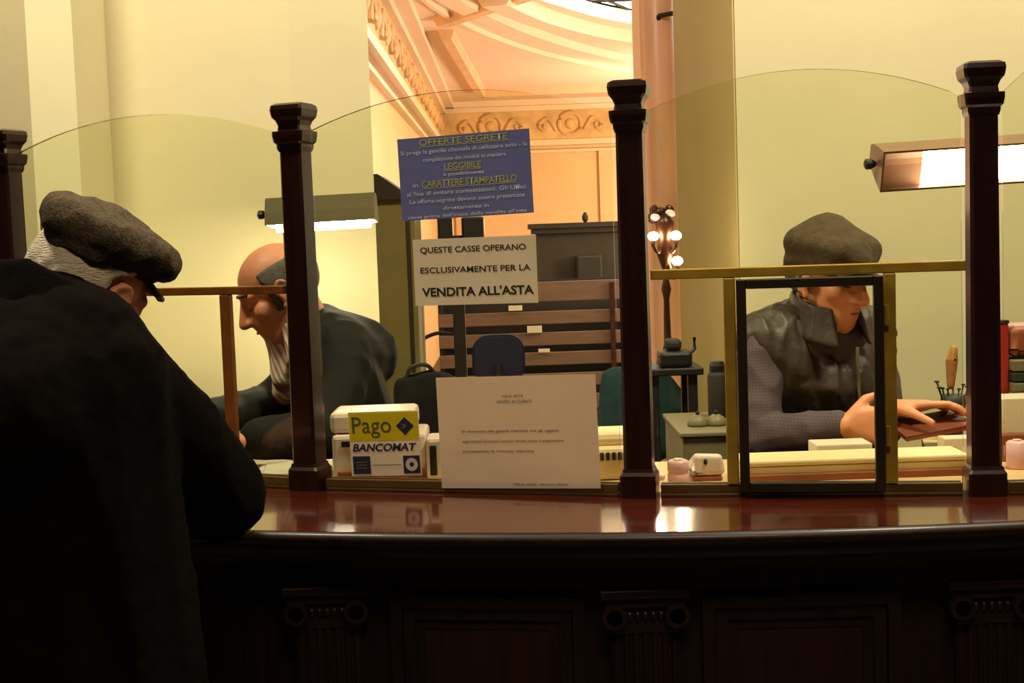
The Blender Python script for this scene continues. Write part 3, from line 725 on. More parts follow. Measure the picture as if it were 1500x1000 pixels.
# ================================================================== DESK THINGS
def desk_lamp(name, Y, pl, pr, ptop, pbot, m, label, tiltx, opening, stem_px, emit):
    a, b = P(pl[0], pl[1], Y), P(pr[0], pr[1], Y); c = (a + b) / 2; w = (b.x - a.x); h = P(pl[0], ptop, Y).z - P(pl[0], pbot, Y).z
    sx = X(stem_px, Y + .1)
    t = thing(name, (sx, Y + .1, CT if Y < 2.9 else .28), label, 'lamp')
    mt = Matrix.Translation(c) @ Matrix.Rotation(math.atan2(b.z - a.z, b.x - a.x) * -1, 4, 'Y') @ Matrix.Rotation(tiltx, 4, 'X')
    D = h * (1.5 if opening == 'tube' else .95)
    prof = [(-D / 2, -h / 2), (-D * .42, -h * .05), (-D * .3, h * .35), (-D * .2, h / 2), (D * .2, h / 2), (D * .3, h * .35), (D * .42, -h * .05), (D / 2, -h / 2)]
    tb = bmesh.new(); th = .004
    o1 = [[tb.verts.new((x, y, z)) for y, z in prof] for x in (-w / 2, w / 2)]
    inn = [(y * .9, min(z, h / 2 - th)) for y, z in prof]
    i1 = [[tb.verts.new((x, y, z)) for y, z in inn] for x in (-w / 2 + th, w / 2 - th)]
    n = len(prof)
    for k in range(n - 1):
        tb.faces.new((o1[0][k], o1[0][k + 1], o1[1][k + 1], o1[1][k])); f = tb.faces.new((i1[0][k + 1], i1[0][k], i1[1][k], i1[1][k + 1])); f.material_index = 1
    tb.faces.new(o1[0][::-1]); tb.faces.new(o1[1])
    f = tb.faces.new(i1[0]); f.material_index = 1; f = tb.faces.new(i1[1][::-1]); f.material_index = 1
    tb.faces.new((o1[0][0], o1[1][0], i1[1][0], i1[0][0])); tb.faces.new((o1[1][-1], o1[0][-1], i1[0][-1], i1[1][-1]))
    tb.faces.new((o1[0][-1], o1[0][0], i1[0][0], i1[0][-1])); tb.faces.new((o1[1][0], o1[1][-1], i1[1][-1], i1[1][0]))
    tb.transform(mt)
    me = bpy.data.meshes.new('lamp_shade'); tb.to_mesh(me); tb.free(); sh = link('lamp_shade', me, None, t, mats=[m, M['refl'] if opening == 'tube' else m])
    kn = lathe(bmesh.new(), [(.006, -.012), (.013, -.008), (.013, .004), (.006, .016)], (0, 0, 0), 12, Matrix.Rotation(math.pi / 2, 4, 'Y')); kn.transform(mt @ Matrix.Translation((-w / 2 - .018, 0, -h * .05))); obj('knob', kn, M['black'], sh)
    if opening == 'tube':
        tb = tube(bmesh.new(), [(-w * .42, 0, -h * .5), (w * .44, 0, -h * .5)], h * .22, 14); tb.transform(mt); obj('tube', tb, M['tube'], t)
    else:
        tb = B(-w * .29, w * .46, -D * .4, D * .4, -h * .4, -h * .36); tb.transform(mt); obj('diffuser', tb, M['panelE'], t)
    base_z = CT if Y < 2.9 else .28
    bm = tube(bmesh.new(), smoothpts([(sx, Y + .1, base_z + .02), (sx, Y + .1, c.z - .15), (sx, Y + .1, c.z), (sx, Y + .02, c.z + h * .45)]), .011); obj('stem', bm, m, t)
    obj('foot', lathe(bmesh.new(), [(.1, 0), (.1, .012), (.03, .025), (.014, .04)], (sx, Y + .1, base_z), 20), m, t)
desk_lamp('desk_lamp', 4.0, (392, 312), (551, 303), 286, 327, M['lampg'], 'olive box-shaped lamp glowing above the bald clerk', R(-4), 'tube', 452, 60)
desk_lamp('desk_lamp', 3.3, (1283, 238), (1570, 219), 208, 276, M['lampr'], 'brown box-shaped lamp glaring white behind the rightmost post', R(-62), 'panel', 1440, 26)

def on(px, py, Y): return P(px, py, Y)
# white printer behind the sticker
Y = 2.69; a, b = P(484, 609, Y), P(622, 605, Y); zt = a.z
t = thing('card_printer', ((a.x + b.x) / 2, Y + .06, CT), 'white boxy printer behind the card sticker', 'printer')
obj('body', B(a.x, b.x, Y, Y + .14, CT, zt - .04, .008), M['white'], t)
obj('lid', B(a.x - .004, b.x - .02, Y + .01, Y + .14, zt - .038, zt + .004, .01), M['white'], t)
obj('paper_slot', B(a.x + .02, b.x - .04, Y - .003, Y + .004, zt - .062, zt - .052), M['black'], t)
obj('base', B(a.x + .01, b.x + .005, Y - .008, Y + .02, CT, CT + .022, .003), M['brownb'], t)
a, b = P(623, 642, Y - .03), P(652, 642, Y - .03)
t = thing('card_terminal', ((a.x + b.x) / 2, Y, CT), 'small white terminal with a dark slot between sticker and typed sheet', 'terminal')
obj('body', B(a.x, b.x, Y - .03, Y + .05, CT, a.z, .008), M['white'], t); q = P(634, 675, Y - .035); obj('slot', B(q.x - .006, q.x + .008, Y - .034, Y - .029, CT + .012, q.z + .03, .002), M['black'], t)
Y = 2.6; a, b = P(790, 641, Y), P(934, 641, Y)
t = thing('adding_machine', ((a.x + b.x) / 2, Y + .07, CT), 'cream desk machine with dark bars beside the typed sheet', 'machine')
obj('body', B(a.x, b.x, Y, Y + .14, CT, a.z - .025, .01), M['cream'], t); obj('top', B(a.x + .004, b.x - .004, Y + .03, Y + .14, a.z - .03, a.z, .012), M['cream'], t)
for k in range(12): x = b.x - .012 - k * .0115; obj('key', B(x - .0035, x + .0035, Y - .004, Y + .004, CT + .04, CT + .055, .001), M['darker'], t)
# things between the third post and the hatch
q = P(962, 708, 2.52)
t = tag(obj('paper_curl', tube(bmesh.new(), smoothpts([q + V((-.03, .02, .06)), q + V((-.014, .01, .035)), q + V((0, 0, .016)), q + V((.014, -.006, .012))]), [.008, .012, .013, .012, .011, .011, .01, .01, .01, .01, .009, .009, .009, .008, .008, .008, .007, .006, .005][:19], 12), M['white'], smooth=True), 'curled white paper strip at the foot of the third post', 'paper')
q = P(994, 708, 2.55); z = q.z = CT
t = thing('tape_roll', (q.x, q.y, CT), 'pink ribbed roll standing behind the glass by the third post', 'roll')
obj('roll', lathe(bmesh.new(), [(.018, 0), (.0205, .003), (.0205, .018), (.018, .021), (.0205, .024), (.0205, .04), (.017, .044)], q, 24), M['pink'], t, True); obj('core', lathe(bmesh.new(), [(.009, .043), (.009, .0465)], q, 16), M['white'], t)
q = P(1036, 706, 2.57)
t = thing('card_reader', (q.x, q.y, CT), 'rounded white reader with dark button beside the pink roll', 'device')
bm = bmesh.new(); hull(bm, ((q.x - .022, q.y, CT + .02), .012), ((q.x + .022, q.y, CT + .02), .012), ((q.x - .018, q.y, CT + .042), .01), ((q.x + .02, q.y, CT + .04), .01), ((q.x - .02, q.y + .05, CT + .02), .012), ((q.x + .02, q.y + .05, CT + .02), .012))
obj('shell', bm, M['white'], t, True); bm = bmesh.new(); sph(bm, (q.x - .004, q.y - .0115, CT + .037), (.004, .004, .006), sub=2); obj('button', bm, M['darker'], t)
obj('base', B(q.x - .028, q.x + .028, q.y - .012, q.y + .06, CT, CT + .009, .003), M['brownb'], t)
# black bag behind the printer
Y = 2.88; a, b = P(567, 540, Y), P(646, 540, Y); hz = a.z - CT
t = thing('black_bag', ((a.x + b.x) / 2, Y, CT), 'soft black bag standing between the bald clerk and the typed sheet', 'bag')
bm = bmesh.new(); hull(bm, *[((x, Y + dy, CT + .022), .02) for x in (a.x + .022, b.x + .02) for dy in (-.025, .025)], ((a.x + .03, Y, a.z - .035), .016), ((b.x - .02, Y, a.z - .016), .015), ((b.x + .015, Y, a.z - .03), .014))
fuse('body', bm, M['suit'], t, .006, 4, disp=folds(.005, 22, 10, 5))
obj('handle', tube(bmesh.new(), smoothpts([(a.x + .04, Y, a.z - .03), (a.x + .05, Y - .01, a.z + .0), (b.x - .03, Y - .01, a.z + .006), (b.x - .01, Y, a.z - .02)]), .0045), M['black'], t)
# cash tray, papers
Y = 2.53; a, b = P(1088, 676, Y), P(1418, 676, Y); h = .040
t = thing('cash_tray', ((a.x + b.x) / 2, Y + .04, CT), 'long low cream cash drawer in front of the capped clerk', 'drawer')
obj('body', B(a.x, b.x, Y, Y + .10, CT, CT + h - .012, .003), M['cream'], t)
obj('lid', B(a.x - .002, b.x + .002, Y - .004, Y + .102, CT + h - .011, CT + h, .004), M['cream'], t)
obj('base_strip', B(a.x, b.x, Y - .006, Y, CT, CT + .014, .002), M['brownb'], t)
q = P(1224, 668, Y + .2); tag(obj('receipt_pad', B(q.x - .055, q.x + .055, Y + .125, Y + .2, CT, CT + .046, .002), M['paper']), 'white pad of slips lying behind the cash tray under the clerk\'s arm', 'pad')
q = P(1388, 660, Y + .2); tag(obj('receipt_pad', B(q.x - .03, q.x + .03, Y + .125, Y + .17, CT, CT + .05, .002), M['paper']), 'small white pad behind the cash tray at the foot of the brush pot', 'pad')
mtz = Matrix.Translation((-.455, 2.825, CT)); bm = box(bmesh.new(), -.09, .075, -.1, .09, 0, .005, .001, mtz); box(bm, -.07, .07, -.06, .1, .005, .009, .001, mtz @ Matrix.Rotation(.12, 4, 'Z'))
tag(obj('paper_stack', bm, M['paper']), 'bright white papers on the ledge under the bald clerk\'s arm', 'paper')
# brush pot
Y = 2.95; q = P(1397, 655, Y); q.z = CT; hz = P(1396, 578, Y).z - CT
t = thing('brush_pot', q, 'dark pot holding a tan brush and twigs beside the rightmost post', 'pot')
obj('pot', lathe(bmesh.new(), [(.018, 0), (.02, .01), (.021, hz * .5), (.027, hz * .8), (.026, hz), (.022, hz)], q, 20), M['leaf'], t, True)
bm = bmesh.new(); hull(bm, (q + V((-.005, 0, hz + .02)), .008), (q + V((-.002, 0, hz + .075)), .013), (q + V((.002, 0, hz + .1)), .008)); obj('brush', bm, M['tan'], t, True)
bm = bmesh.new()
for k in range(9):
    a = k * .7; e = V((.035 * math.cos(a), .02 * math.sin(a), hz + .012 + .02 * random.random())); tube(bm, [q + V((0, 0, hz - .02)), q + e * .8, q + e], .002, 5); sph(bm, q + e, (.007, .004, .003), Matrix.Rotation(a, 3, 'Z'), 1)
obj('twig', bm, M['leaf'], t)
# the last bay on the right
Y = 2.75
t = thing('binder_stack', (P(1497, 575, Y).x, Y + .07, CT), 'stack of grey-green binders cut by the right picture edge', 'binder')
a = P(1481, 575, Y)
zb = P(1490, 604, Y - .04).z
for y0, y1, m in ((575, 560, 'grey'), (559, 545, 'leaf'), (544, 527, 'grey')):
    q0, q1 = P(1484, y0, Y), P(1484, y1, Y); obj('binder', B(q0.x, q0.x + .2, Y, Y + .14, q0.z, q1.z - .001, .003), M[m], t)
obj('support', B(a.x + .004, a.x + .2, Y + .02, Y + .14, CT, a.z), M['cream'], t)
q0, q1 = P(1482, 525, Y), P(1482, 476, Y)
bm = bmesh.new(); hull(bm, *[((q0.x + dx, Y + dy, q0.z + dz), .018) for dx in (.02, .12) for dy in (.03, .1) for dz in (.018, .048)])
tag(obj('leather_pouch', bm, M['brownb'], smooth=True), 'rounded brown leather pouch on the grey-green binders', 'pouch')
q0, q1 = P(1463, 540, Y + .02), P(1478, 474, Y + .02)
t = thing('red_box', (q0.x, Y + .06, CT), 'upright red box with dark lid right of the lamp post', 'box')
obj('box', B(q0.x - .012, q1.x, Y + .02, Y + .09, CT, q1.z, .003), M['red'], t); obj('lid', B(q0.x - .013, q1.x + .001, Y + .019, Y + .091, q1.z, q1.z + .008, .002), M['darker'], t)
q0, q1 = P(1463, 606, Y - .09), P(1520, 582, Y - .09)
tag(obj('paper_stack', B(q0.x - .01, q1.x + .05, Y - .09, Y - .01, CT + .055, q1.z, .002), M['paper']), 'thick white paper stack at the right picture edge', 'paper')
tag(obj('stationery_tray', B(q0.x - .012, q1.x + .05, Y - .095, Y - .005, CT, CT + .055, .004), M['brownb']), 'brown tray under the thick white paper stack', 'tray')
q = P(1490, 690, Y - .17); t = thing('tape_roll', (q.x, q.y, CT), 'pinkish roll in front of the brown tray at the right edge', 'roll')
obj('roll', lathe(bmesh.new(), [(.018, 0), (.02, .003), (.02, .05), (.016, .053)], (q.x, q.y, CT), 20), M['pink'], t, True); obj('core', lathe(bmesh.new(), [(.008, .052), (.008, .056)], (q.x, q.y, CT), 12), M['white'], t)

# ================================================================== PEOPLE
def face_marks(H, t):
    for q in (-1, 1):
        bm = bmesh.new(); hull(bm, (H(q * .045, .074, .045), .0035), (H(q * .016, .092, .047), .004)); obj('eyebrow', bm, M['haird'], t, True)
        bm = bmesh.new(); hull(bm, (H(q * .041, .079, .008), .0022), (H(q * .031, .086, .006), .0024)); hull(bm, (H(q * .031, .086, .006), .0024), (H(q * .021, .084, .008), .0022)); obj('eyelash', bm, M['haird'], t, True)
    bm = bmesh.new(); pts = [(-.024, .085, -.058), (-.012, .096, -.056), (0, .0995, -.0555), (.012, .096, -.056), (.024, .085, -.058)]
    tube(bm, [H(*p) for p in pts], [.0015, .0032, .0036, .0032, .0015], 8); obj('mouth', bm, M['lip'], t, True)
# ---- the old customer at the counter, seen from behind
t = thing('person', (-.68, 1.93, 0), 'old man in flat cap and black overcoat leaning on the counter, back turned', 'person')
H = Head(P(130, 434, 2.05), R(32), R(30), .9, R(14)); HC = Head(H.c + V((.006, 0, .012)), R(36), R(14), .88, R(20))
neck = V((-.665, 1.955, 1.46))
sR, sL = V((-.555, 1.97, 1.375)), V((-.865, 1.93, 1.375)); eR, eL = V((-.458, 2.10, 1.185)), V((-.99, 2.13, 1.2)); wR, wL = V((-.6, 2.38, 1.172)), V((-.82, 2.4, 1.172))
bm = bmesh.new(); H.build(bm)
chain(bm, (H(0, -.035, -.03), .052), (neck, .058), (V((-.68, 1.92, 1.36)), .09), (V((-.69, 1.92, 1.1)), .085), (V((-.69, 1.92, .92)), .085))
for s, e, w in ((sR, eR, wR), (sL, eL, wL)): chain(bm, (V((-.68, 1.92, 1.38)), .07), (s, .05), (e, .04), (w, .028))
hand(bm, wR, V((-.8, .5, -.05)), V((0, 0, -1)), V((-.5, -.8, 0)), (.12, .2, .15), thumb=.1); hand(bm, wL, V((.6, .8, -.05)), V((0, 0, -1)), V((.8, -.6, 0)), (.12, .2, .15), thumb=.1)
for x in (-.76, -.6): chain(bm, (V((x, 1.92, .9)), .065), (V((x, 1.93, .5)), .06), (V((x, 1.9, .09)), .042), (V((x, 2.0, .05)), .035))
fuse('body', bm, M['skin'], t, .005, 4)
def capmesh(H, w=1.0, low=.045, tz=.098, tr=.062):
    bm = bmesh.new()
    hull(bm, (H(-.054, -.055, low), .034), (H(.054, -.055, low), .034), (H(-.05, .05, .06), .034), (H(.05, .05, .06), .034), (H(0, -.085, low), .034), (H(0, .07, .058), .03), (H(0, 0, .09), .045))
    hull(bm, (H(-.066 * w, -.06, low + .045), .036), (H(.066 * w, -.06, low + .045), .036), (H(-.06 * w, .06, .085), .034), (H(.06 * w, .06, .085), .034), (H(0, -.09 * w, low + .04), .038), (H(0, .1 * w, .066), .027), (H(0, -.02, tz), tr), (H(-.036 * w, .095 * w, .068), .025), (H(.036 * w, .095 * w, .068), .025))
    return bm
bm = bmesh.new()
hull(bm, (HC(-.056, -.06, .078), .026), (HC(.056, -.06, .078), .026), (HC(-.052, .05, .07), .026), (HC(.052, .05, .07), .026), (HC(0, -.09, .078), .026), (HC(0, .075, .064), .024), (HC(0, 0, .095), .04))
hull(bm, (HC(-.072, -.06, .105), .029), (HC(.072, -.06, .105), .029), (HC(-.066, .06, .09), .028), (HC(.066, .06, .09), .028), (HC(0, -.1, .104), .03), (HC(0, .11, .07), .024), (HC(0, -.03, .105), .042), (HC(-.04, .1, .072), .022), (HC(.04, .1, .072), .022))
def crump(c): return .006 * noise.noise(c * 16) + .0035 * (1 - 2 * abs(noise.noise(c * 26)))
cap = fuse('cap', bm, M['tweed'], t, .005, 6, disp=crump)
bm = bmesh.new()
tb = []; n = 12
for i in range(n + 1):
    a = -1.0 + 2.0 * i / n; tb.append((HC(.066 * math.sin(a), .075 + .03 * math.cos(a) - .03, .045), HC(.078 * math.sin(a), .062 + .085 * math.cos(a) - .02, .028 - .012 * math.cos(a))))
for up in (0,):
    pass
for (a0, a1), (b0, b1) in zip(tb, tb[1:]): hull(bm, (a0, .004), (a1, .004), (b0, .004), (b1, .004))
obj('brim', bm, M['tweed'], cap, True)
def hairshell(name, m, H, pred, r=(.082, .103, .088), c=(0, -.012, .038), th=.006, parent=None, amp=.004):
    bm = bmesh.new(); u = bmesh.new(); bmesh.ops.create_icosphere(u, subdivisions=5, radius=1)
    bmesh.ops.delete(u, geom=[v for v in u.verts if not pred(V((v.co.x * r[0] + c[0], v.co.y * r[1] + c[1], v.co.z * r[2] + c[2])))], context='VERTS')
    bmesh.ops.solidify(u, geom=u.faces[:], thickness=-.12)
    for v in u.verts:
        q = V((v.co.x * r[0] + c[0], v.co.y * r[1] + c[1], v.co.z * r[2] + c[2])); v.co = H(*q) + (H.m @ v.co.normalized()) * amp * noise.noise(V((q.x * 90, q.y * 90, q.z * 25)))
    return obj(name, u, m, parent, True)
hairshell('hair', M['hair'], H, lambda q: q.z < .085 and q.y < -.03 + max(0, q.z - .035) * 1.5 and q.z > -.075, parent=t, r=(.081, .105, .105), c=(0, -.012, .03))
# overcoat
bm = bmesh.new()
hull(bm, (sR, .075), (sL, .075), (V((-.6, 1.93, 1.44)), .085), (V((-.77, 1.92, 1.44)), .085), (V((-.68, 1.85, 1.36)), .12), (V((-.675, 1.96, 1.47)), .085))
hull(bm, (V((-.6, 1.92, 1.38)), .12), (V((-.77, 1.91, 1.38)), .12), (V((-.585, 1.92, 1.1)), .115), (V((-.78, 1.9, 1.1)), .115))
hull(bm, (V((-.585, 1.92, 1.12)), .115), (V((-.78, 1.9, 1.12)), .115), (V((-.535, 1.93, .5)), .115), (V((-.85, 1.9, .5)), .115), (V((-.69, 1.84, .5)), .09))
for s, e, w in ((sR, eR, wR), (sL, eL, wL)):
    chain(bm, (s, .077), (s * .45 + e * .55 + V((.005, 0, .0)), .074), (e, .069)); chain(bm, (e, .067), (e * .45 + w * .55 + V((0, 0, .012)), .06), (w, .05))
fuse('overcoat', bm, M['coat'], t, .008, 6, disp=folds(.009, 9, 3.5, 2, .002))
bm = bmesh.new()                                              # turned-up collar around the neck
cc = V((-.668, 1.975, 1.505)); ring_ = []
for i in range(15):
    a = R(-125 + 250 * i / 14) - math.pi / 2 - .35
    ring_.append((cc + V((.082 * math.cos(a), .078 * math.sin(a), -.4 * max(0, .082 * math.cos(a)) + .006 + .025 * math.cos(a + math.pi / 2 + .35))), .02))
for a, b in zip(ring_, ring_[1:]): hull(bm, (a[0] + V((0, 0, .022)), .011), (b[0] + V((0, 0, .022)), .011), (a[0] * 1 + (a[0] - cc) * .35 - V((0, 0, .05)), .012), (b[0] + (b[0] - cc) * .35 - V((0, 0, .05)), .012))
fuse('collar', bm, M['coat'], t, .005, 4, disp=folds(.003, 14, 8))
bm = bmesh.new()
for x in (-.79, -.59): chain(bm, (V((x, 1.9, .6)), .1), (V((x, 1.93, .45)), .085), (V((x, 1.9, .1)), .075))
fuse('trousers', bm, M['trous'], t, .012, 4)
for x in (-.79, -.59):
    bm = bmesh.new(); hull(bm, ((x, 1.87, .045), .042), ((x, 1.96, .045), .045), ((x, 2.06, .035), .034), ((x, 1.9, .09), .045)); obj('shoe', bm, M['shoe'], t, True)

# ---- bald clerk in black suit, side on
t = thing('person', (-.44, 3.36, .28), 'bald clerk in black jacket and striped shirt, bowed over papers', 'person')
H = Head(P(409, 430, 3.3), R(-106), R(30), .95)
f = V((-.95, -.3, 0)); lf = V((.3, -.95, 0))
mid_ = V((-.445, 3.36, 1.315)); neck = V((-.495, 3.34, 1.375)); sL, sR = mid_ + lf * .16, mid_ - lf * .16
eL, wL = P(470, 638, 3.04), P(376, 643, 2.92); eR, wR = V((-.62, 3.4, 1.17)), V((-.72, 3.16, 1.175))
pel = V((-.385, 3.38, .83))
bm = bmesh.new(); H.build(bm)
chain(bm, (H(0, -.03, -.04), .05), (neck, .055), (mid_ - V((0, 0, .05)), .09), (V((-.4, 3.37, 1.05)), .11), (pel, .11))
for s, e, w in ((sR, eR, wR), (sL, eL, wL)): chain(bm, (mid_, .06), (s, .05), (e, .04), (w, .027))
hand(bm, wL, (-.95, -.25, 0), (0, 0, -1), (-.2, .95, 0), (.2, .25, .2), thumb=.1); hand(bm, wR, (-.5, -.8, 0), (0, 0, -1), (.7, -.5, 0), (.2, .25, .2), thumb=.1)
for q in (-1, 1):
    hp_ = pel + lf * .09 * q; kn = hp_ + f * .4 + V((0, 0, -.03)); ft = V((kn.x, kn.y, .34)); chain(bm, (hp_, .085), (kn, .06), (ft, .04), (ft + f * .14 - V((0, 0, .02)), .03))
lipz = lambda c: 0
fuse('body', bm, M['skinr'], t, .0045, 3)
hairshell('hair', M['haird'], H, lambda q: q.y < .03 and -.03 < q.z < .075 and abs(q.x) > .03 - q.y * 0 or (q.y < -.05 and -.03 < q.z < .075), parent=t, r=(.081, .101, .092), c=(0, -.012, .035), amp=.003)
face_marks(H, t)
bm = bmesh.new()
hull(bm, (sL, .07), (sR, .07), (mid_ - f * .07 - V((0, 0, .02)), .095), (neck - f * .03 - V((0, 0, .02)), .078), (mid_ + f * .05 - V((0, 0, .05)), .08))
hull(bm, (sL - V((0, 0, .05)), .08), (sR - V((0, 0, .05)), .08), (mid_ - f * .04 - V((0, 0, .12)), .095), (pel - f * .02 + V((0, 0, .08)) + lf * .06, .12), (pel - f * .02 + V((0, 0, .08)) - lf * .06, .12))
for s, e, w in ((sR, eR, wR), (sL, eL, wL)): chain(bm, (s, .068), (s * .5 + e * .5 - f * .02, .066), (e, .06), (e * .4 + w * .6, .052), (w, .044))
chain(bm, (pel, .12), (pel - V((0, 0, .02)), .12))
fuse('jacket', bm, M['suit'], t, .007, 5, disp=folds(.007, 12, 5, 4))
bm = bmesh.new()
cc = H(0, .0, -.1) * .5 + neck * .5
hull(bm, (neck + f * .03 + V((0, 0, .03)), .058), (neck + f * .06 - V((0, 0, .02)), .05)); hull(bm, (neck + f * .075 + V((0, 0, .0)) + lf * .02, .035), (mid_ + f * .125 - V((0, 0, .06)) + lf * .03, .03)); hull(bm, (neck + f * .075 - lf * .03, .035), (mid_ + f * .12 - V((0, 0, .1)), .03))
hull(bm, (neck + f * .06 + lf * .05 + V((0, 0, .01)), .022), (mid_ + f * .1 + lf * .08 - V((0, 0, .02)), .018))
fuse('shirt', bm, M['scarf'], t, .005, 3, disp=folds(.007, 24, 12, 1))
bm = bmesh.new()
for q in (-1, 1):
    hp_ = pel + lf * .09 * q; kn = hp_ + f * .4 + V((0, 0, -.03)); ft = V((kn.x, kn.y, .36)); chain(bm, (hp_, .1), (kn, .078), (ft, .06))
hull(bm, (pel - lf * .09, .11), (pel + lf * .09, .11))
fuse('trousers', bm, M['trous'], t, .012, 4)
for q in (-1, 1):
    kn = pel + lf * .09 * q + f * .4; c = V((kn.x, kn.y, .28)); bm = bmesh.new(); hull(bm, (c + V((0, 0, .042)) - f * .04, .04), (c + V((0, 0, .04)) + f * .05, .04), (c + V((0, 0, .035)) + f * .16, .033)); obj('shoe', bm, M['shoe'], t, True)
p = P(600, 538, 3.4)
# his chair: backrest to the right of his back
office_chair('office_chair', -.285, 3.42, P(600, 566, 3.4).z, .46, M['suit'], 'black office chair holding the bald clerk, backrest behind him', R(72), .345, .28)

# ---- capped clerk in leather vest
t = thing('person', (.69, 3.2, .28), 'clerk in brown cap and leather waistcoat looking down behind the brass hatch', 'person')
az = R(180 - 38); H = Head(P(1212, 411, 3.08), az, R(14), .93)
f = V((math.sin(az), math.cos(az), 0)); lf = V((-f.y, f.x, 0))
az2 = R(180 - 28); fb = V((math.sin(az2), math.cos(az2), 0)); lb = V((-fb.y, fb.x, 0))
mid_ = V((.695, 3.14, 1.31)); neck = V((.7, 3.115, 1.375)); sL, sR = mid_ + lb * .165, mid_ - lb * .165
eR, wR = P(1112, 643, 2.97), P(1236, 624, 2.86); eL, wL = P(1290, 622, 3.05), P(1299, 600, 2.89)
pel = V((.67, 3.25, .82))
bm = bmesh.new(); H.build(bm)
chain(bm, (H(0, -.025, -.05), .05), (neck, .056), (mid_ - V((0, 0, .05)), .09), (V((.68, 3.2, 1.05)), .11), (pel, .11))
for s, e, w in ((sR, eR, wR), (sL, eL, wL)): chain(bm, (mid_, .06), (s, .048), (e, .038), (w, .027))
hand(bm, wR, (.95, -.2, 0), (.2, .95, -.1), (0, .1, 1), (1.25, 1.4, .9), .0, .7, 1.0)
hand(bm, wL, (1, -.15, .12), (.05, -.1, -1), (-.1, -.95, .1), (.1, .35, .35), .04, .15, .95)
for q in (-1, 1):
    hp_ = pel + lb * .09 * q; kn = hp_ + V((0, .05, 0)) + fb * .3 + V((0, 0, -.04)); ft = V((kn.x, kn.y, .34)); chain(bm, (hp_, .085), (kn, .06), (ft, .04), (ft + fb * .14 - V((0, 0, .02)), .03))
fuse('body', bm, M['skin'], t, .0045, 3)
bm = capmesh(H, .88, .04)
cap = fuse('cap', bm, M['cap2'], t, .005, 6, disp=lambda c: .004 * noise.noise(c * 15))
bm = bmesh.new(); tb = []
for i in range(13):
    a = -1.05 + 2.1 * i / 12; tb.append((H(.066 * math.sin(a), .045 + .03 * math.cos(a), .048), H(.08 * math.sin(a), .045 + .085 * math.cos(a), .036 - .008 * math.cos(a))))
for (a0, a1), (b0, b1) in zip(tb, tb[1:]): hull(bm, (a0, .004), (a1, .004), (b0, .004), (b1, .004))
obj('brim', bm, M['cap2'], cap, True)
hairshell('hair', M['haird'], H, lambda q: q.z < .03 and q.z > -.03 and q.y < .02 - (.02 if q.z < .03 else 0), parent=t, r=(.08, .1, .09), c=(0, -.012, .035), amp=.003)
face_marks(H, t)
bm = bmesh.new()                                              # checked shirt with sleeves
hull(bm, (sL, .056), (sR, .056), (mid_ + fb * .03, .085), (neck - V((0, 0, .03)), .07)); hull(bm, (mid_ - V((0, 0, .06)), .12), (pel + V((0, 0, .1)), .13))
for s, e, w in ((sR, eR, wR), (sL, eL, wL)): chain(bm, (s, .062), (s * .5 + e * .5, .058), (e, .053), (e * .45 + w * .55, .045), (e * .08 + w * .92, .036))
hull(bm, (neck + V((0, 0, .02)), .06), (neck + fb * .03 - V((0, 0, .02)), .058))
fuse('shirt', bm, M['knit'], t, .006, 4, disp=folds(.006, 16, 12, 3))
bm = bmesh.new()                                              # leather waistcoat
hull(bm, (sL + V((0, 0, .008)) - lb * .002, .066), (sR + V((0, 0, .008)) + lb * .002, .066), (mid_ - fb * .03, .1), (neck - fb * .03 - V((0, 0, .03)), .075), (mid_ + fb * .03 + lb * .08 - V((0, 0, .06)), .075), (mid_ + fb * .03 - lb * .08 - V((0, 0, .06)), .075))
hull(bm, (mid_ - V((0, 0, .08)) + lb * .1, .085), (mid_ - V((0, 0, .08)) - lb * .1, .085), (mid_ + fb * .06 - V((0, 0, .1)), .09), (pel + V((0, 0, .12)) + lb * .06, .125), (pel + V((0, 0, .12)) - lb * .06, .125))
vd = folds(.012, 20, 4, 7)
def vdisp(c):
    r = c - (mid_ - t.location * 0); s = r.dot(lb); fr_ = r.dot(fb)
    d = vd(c)
    if fr_ > 0 and abs(s - .01) < .016: d -= .012                 # open front edge
    return d
fuse('waistcoat', bm, M['leather'], t, .006, 4, disp=vdisp)
bm = bmesh.new()                                              # collar: two stiff wings standing round the neck
rg = []
for i in range(17):
    a = R(-148 + 296 * i / 16); dirv = -fb * math.cos(a) + lb * math.sin(a); fwd = (1 - math.cos(a)) / 2
    top = neck + V((0, 0, .055 - .045 * fwd)) + dirv * (.064 + .006 * fwd) + fb * (.012 + .02 * fwd); bot = neck + V((0, 0, .0 - .07 * fwd)) + dirv * (.078 + .016 * fwd) + fb * (.015 + .025 * fwd)
    rg.append((top, bot))
for (a0, a1), (b0, b1) in zip(rg, rg[1:]): hull(bm, (a0, .006), (a1, .007), (b0, .006), (b1, .007))
fuse('collar', bm, M['leather'], t, .004, 9, disp=folds(.004, 20, 10, 2))
bm = bmesh.new(); z0 = mid_ + fb * .155 + lb * .01 - V((0, 0, .05))
tube(bm, smoothpts([neck + fb * .13 + lb * .0 - V((0, 0, .07)), mid_ + fb * .15 - V((0, 0, .12)), mid_ + fb * .165 - V((0, 0, .2)), mid_ + fb * .165 - V((0, 0, .3))]), .004, 6)
obj('zip', bm, M['grey'], t)
bm = bmesh.new()
for q in (-1, 1):
    hp_ = pel + lb * .09 * q; kn = hp_ + V((0, .05, 0)) + fb * .3 - V((0, 0, .04)); ft = V((kn.x, kn.y, .36)); chain(bm, (hp_, .1), (kn, .078), (ft, .06))
hull(bm, (pel - lb * .09, .11), (pel + lb * .09, .11)); fuse('trousers', bm, M['trous'], t, .012, 4)
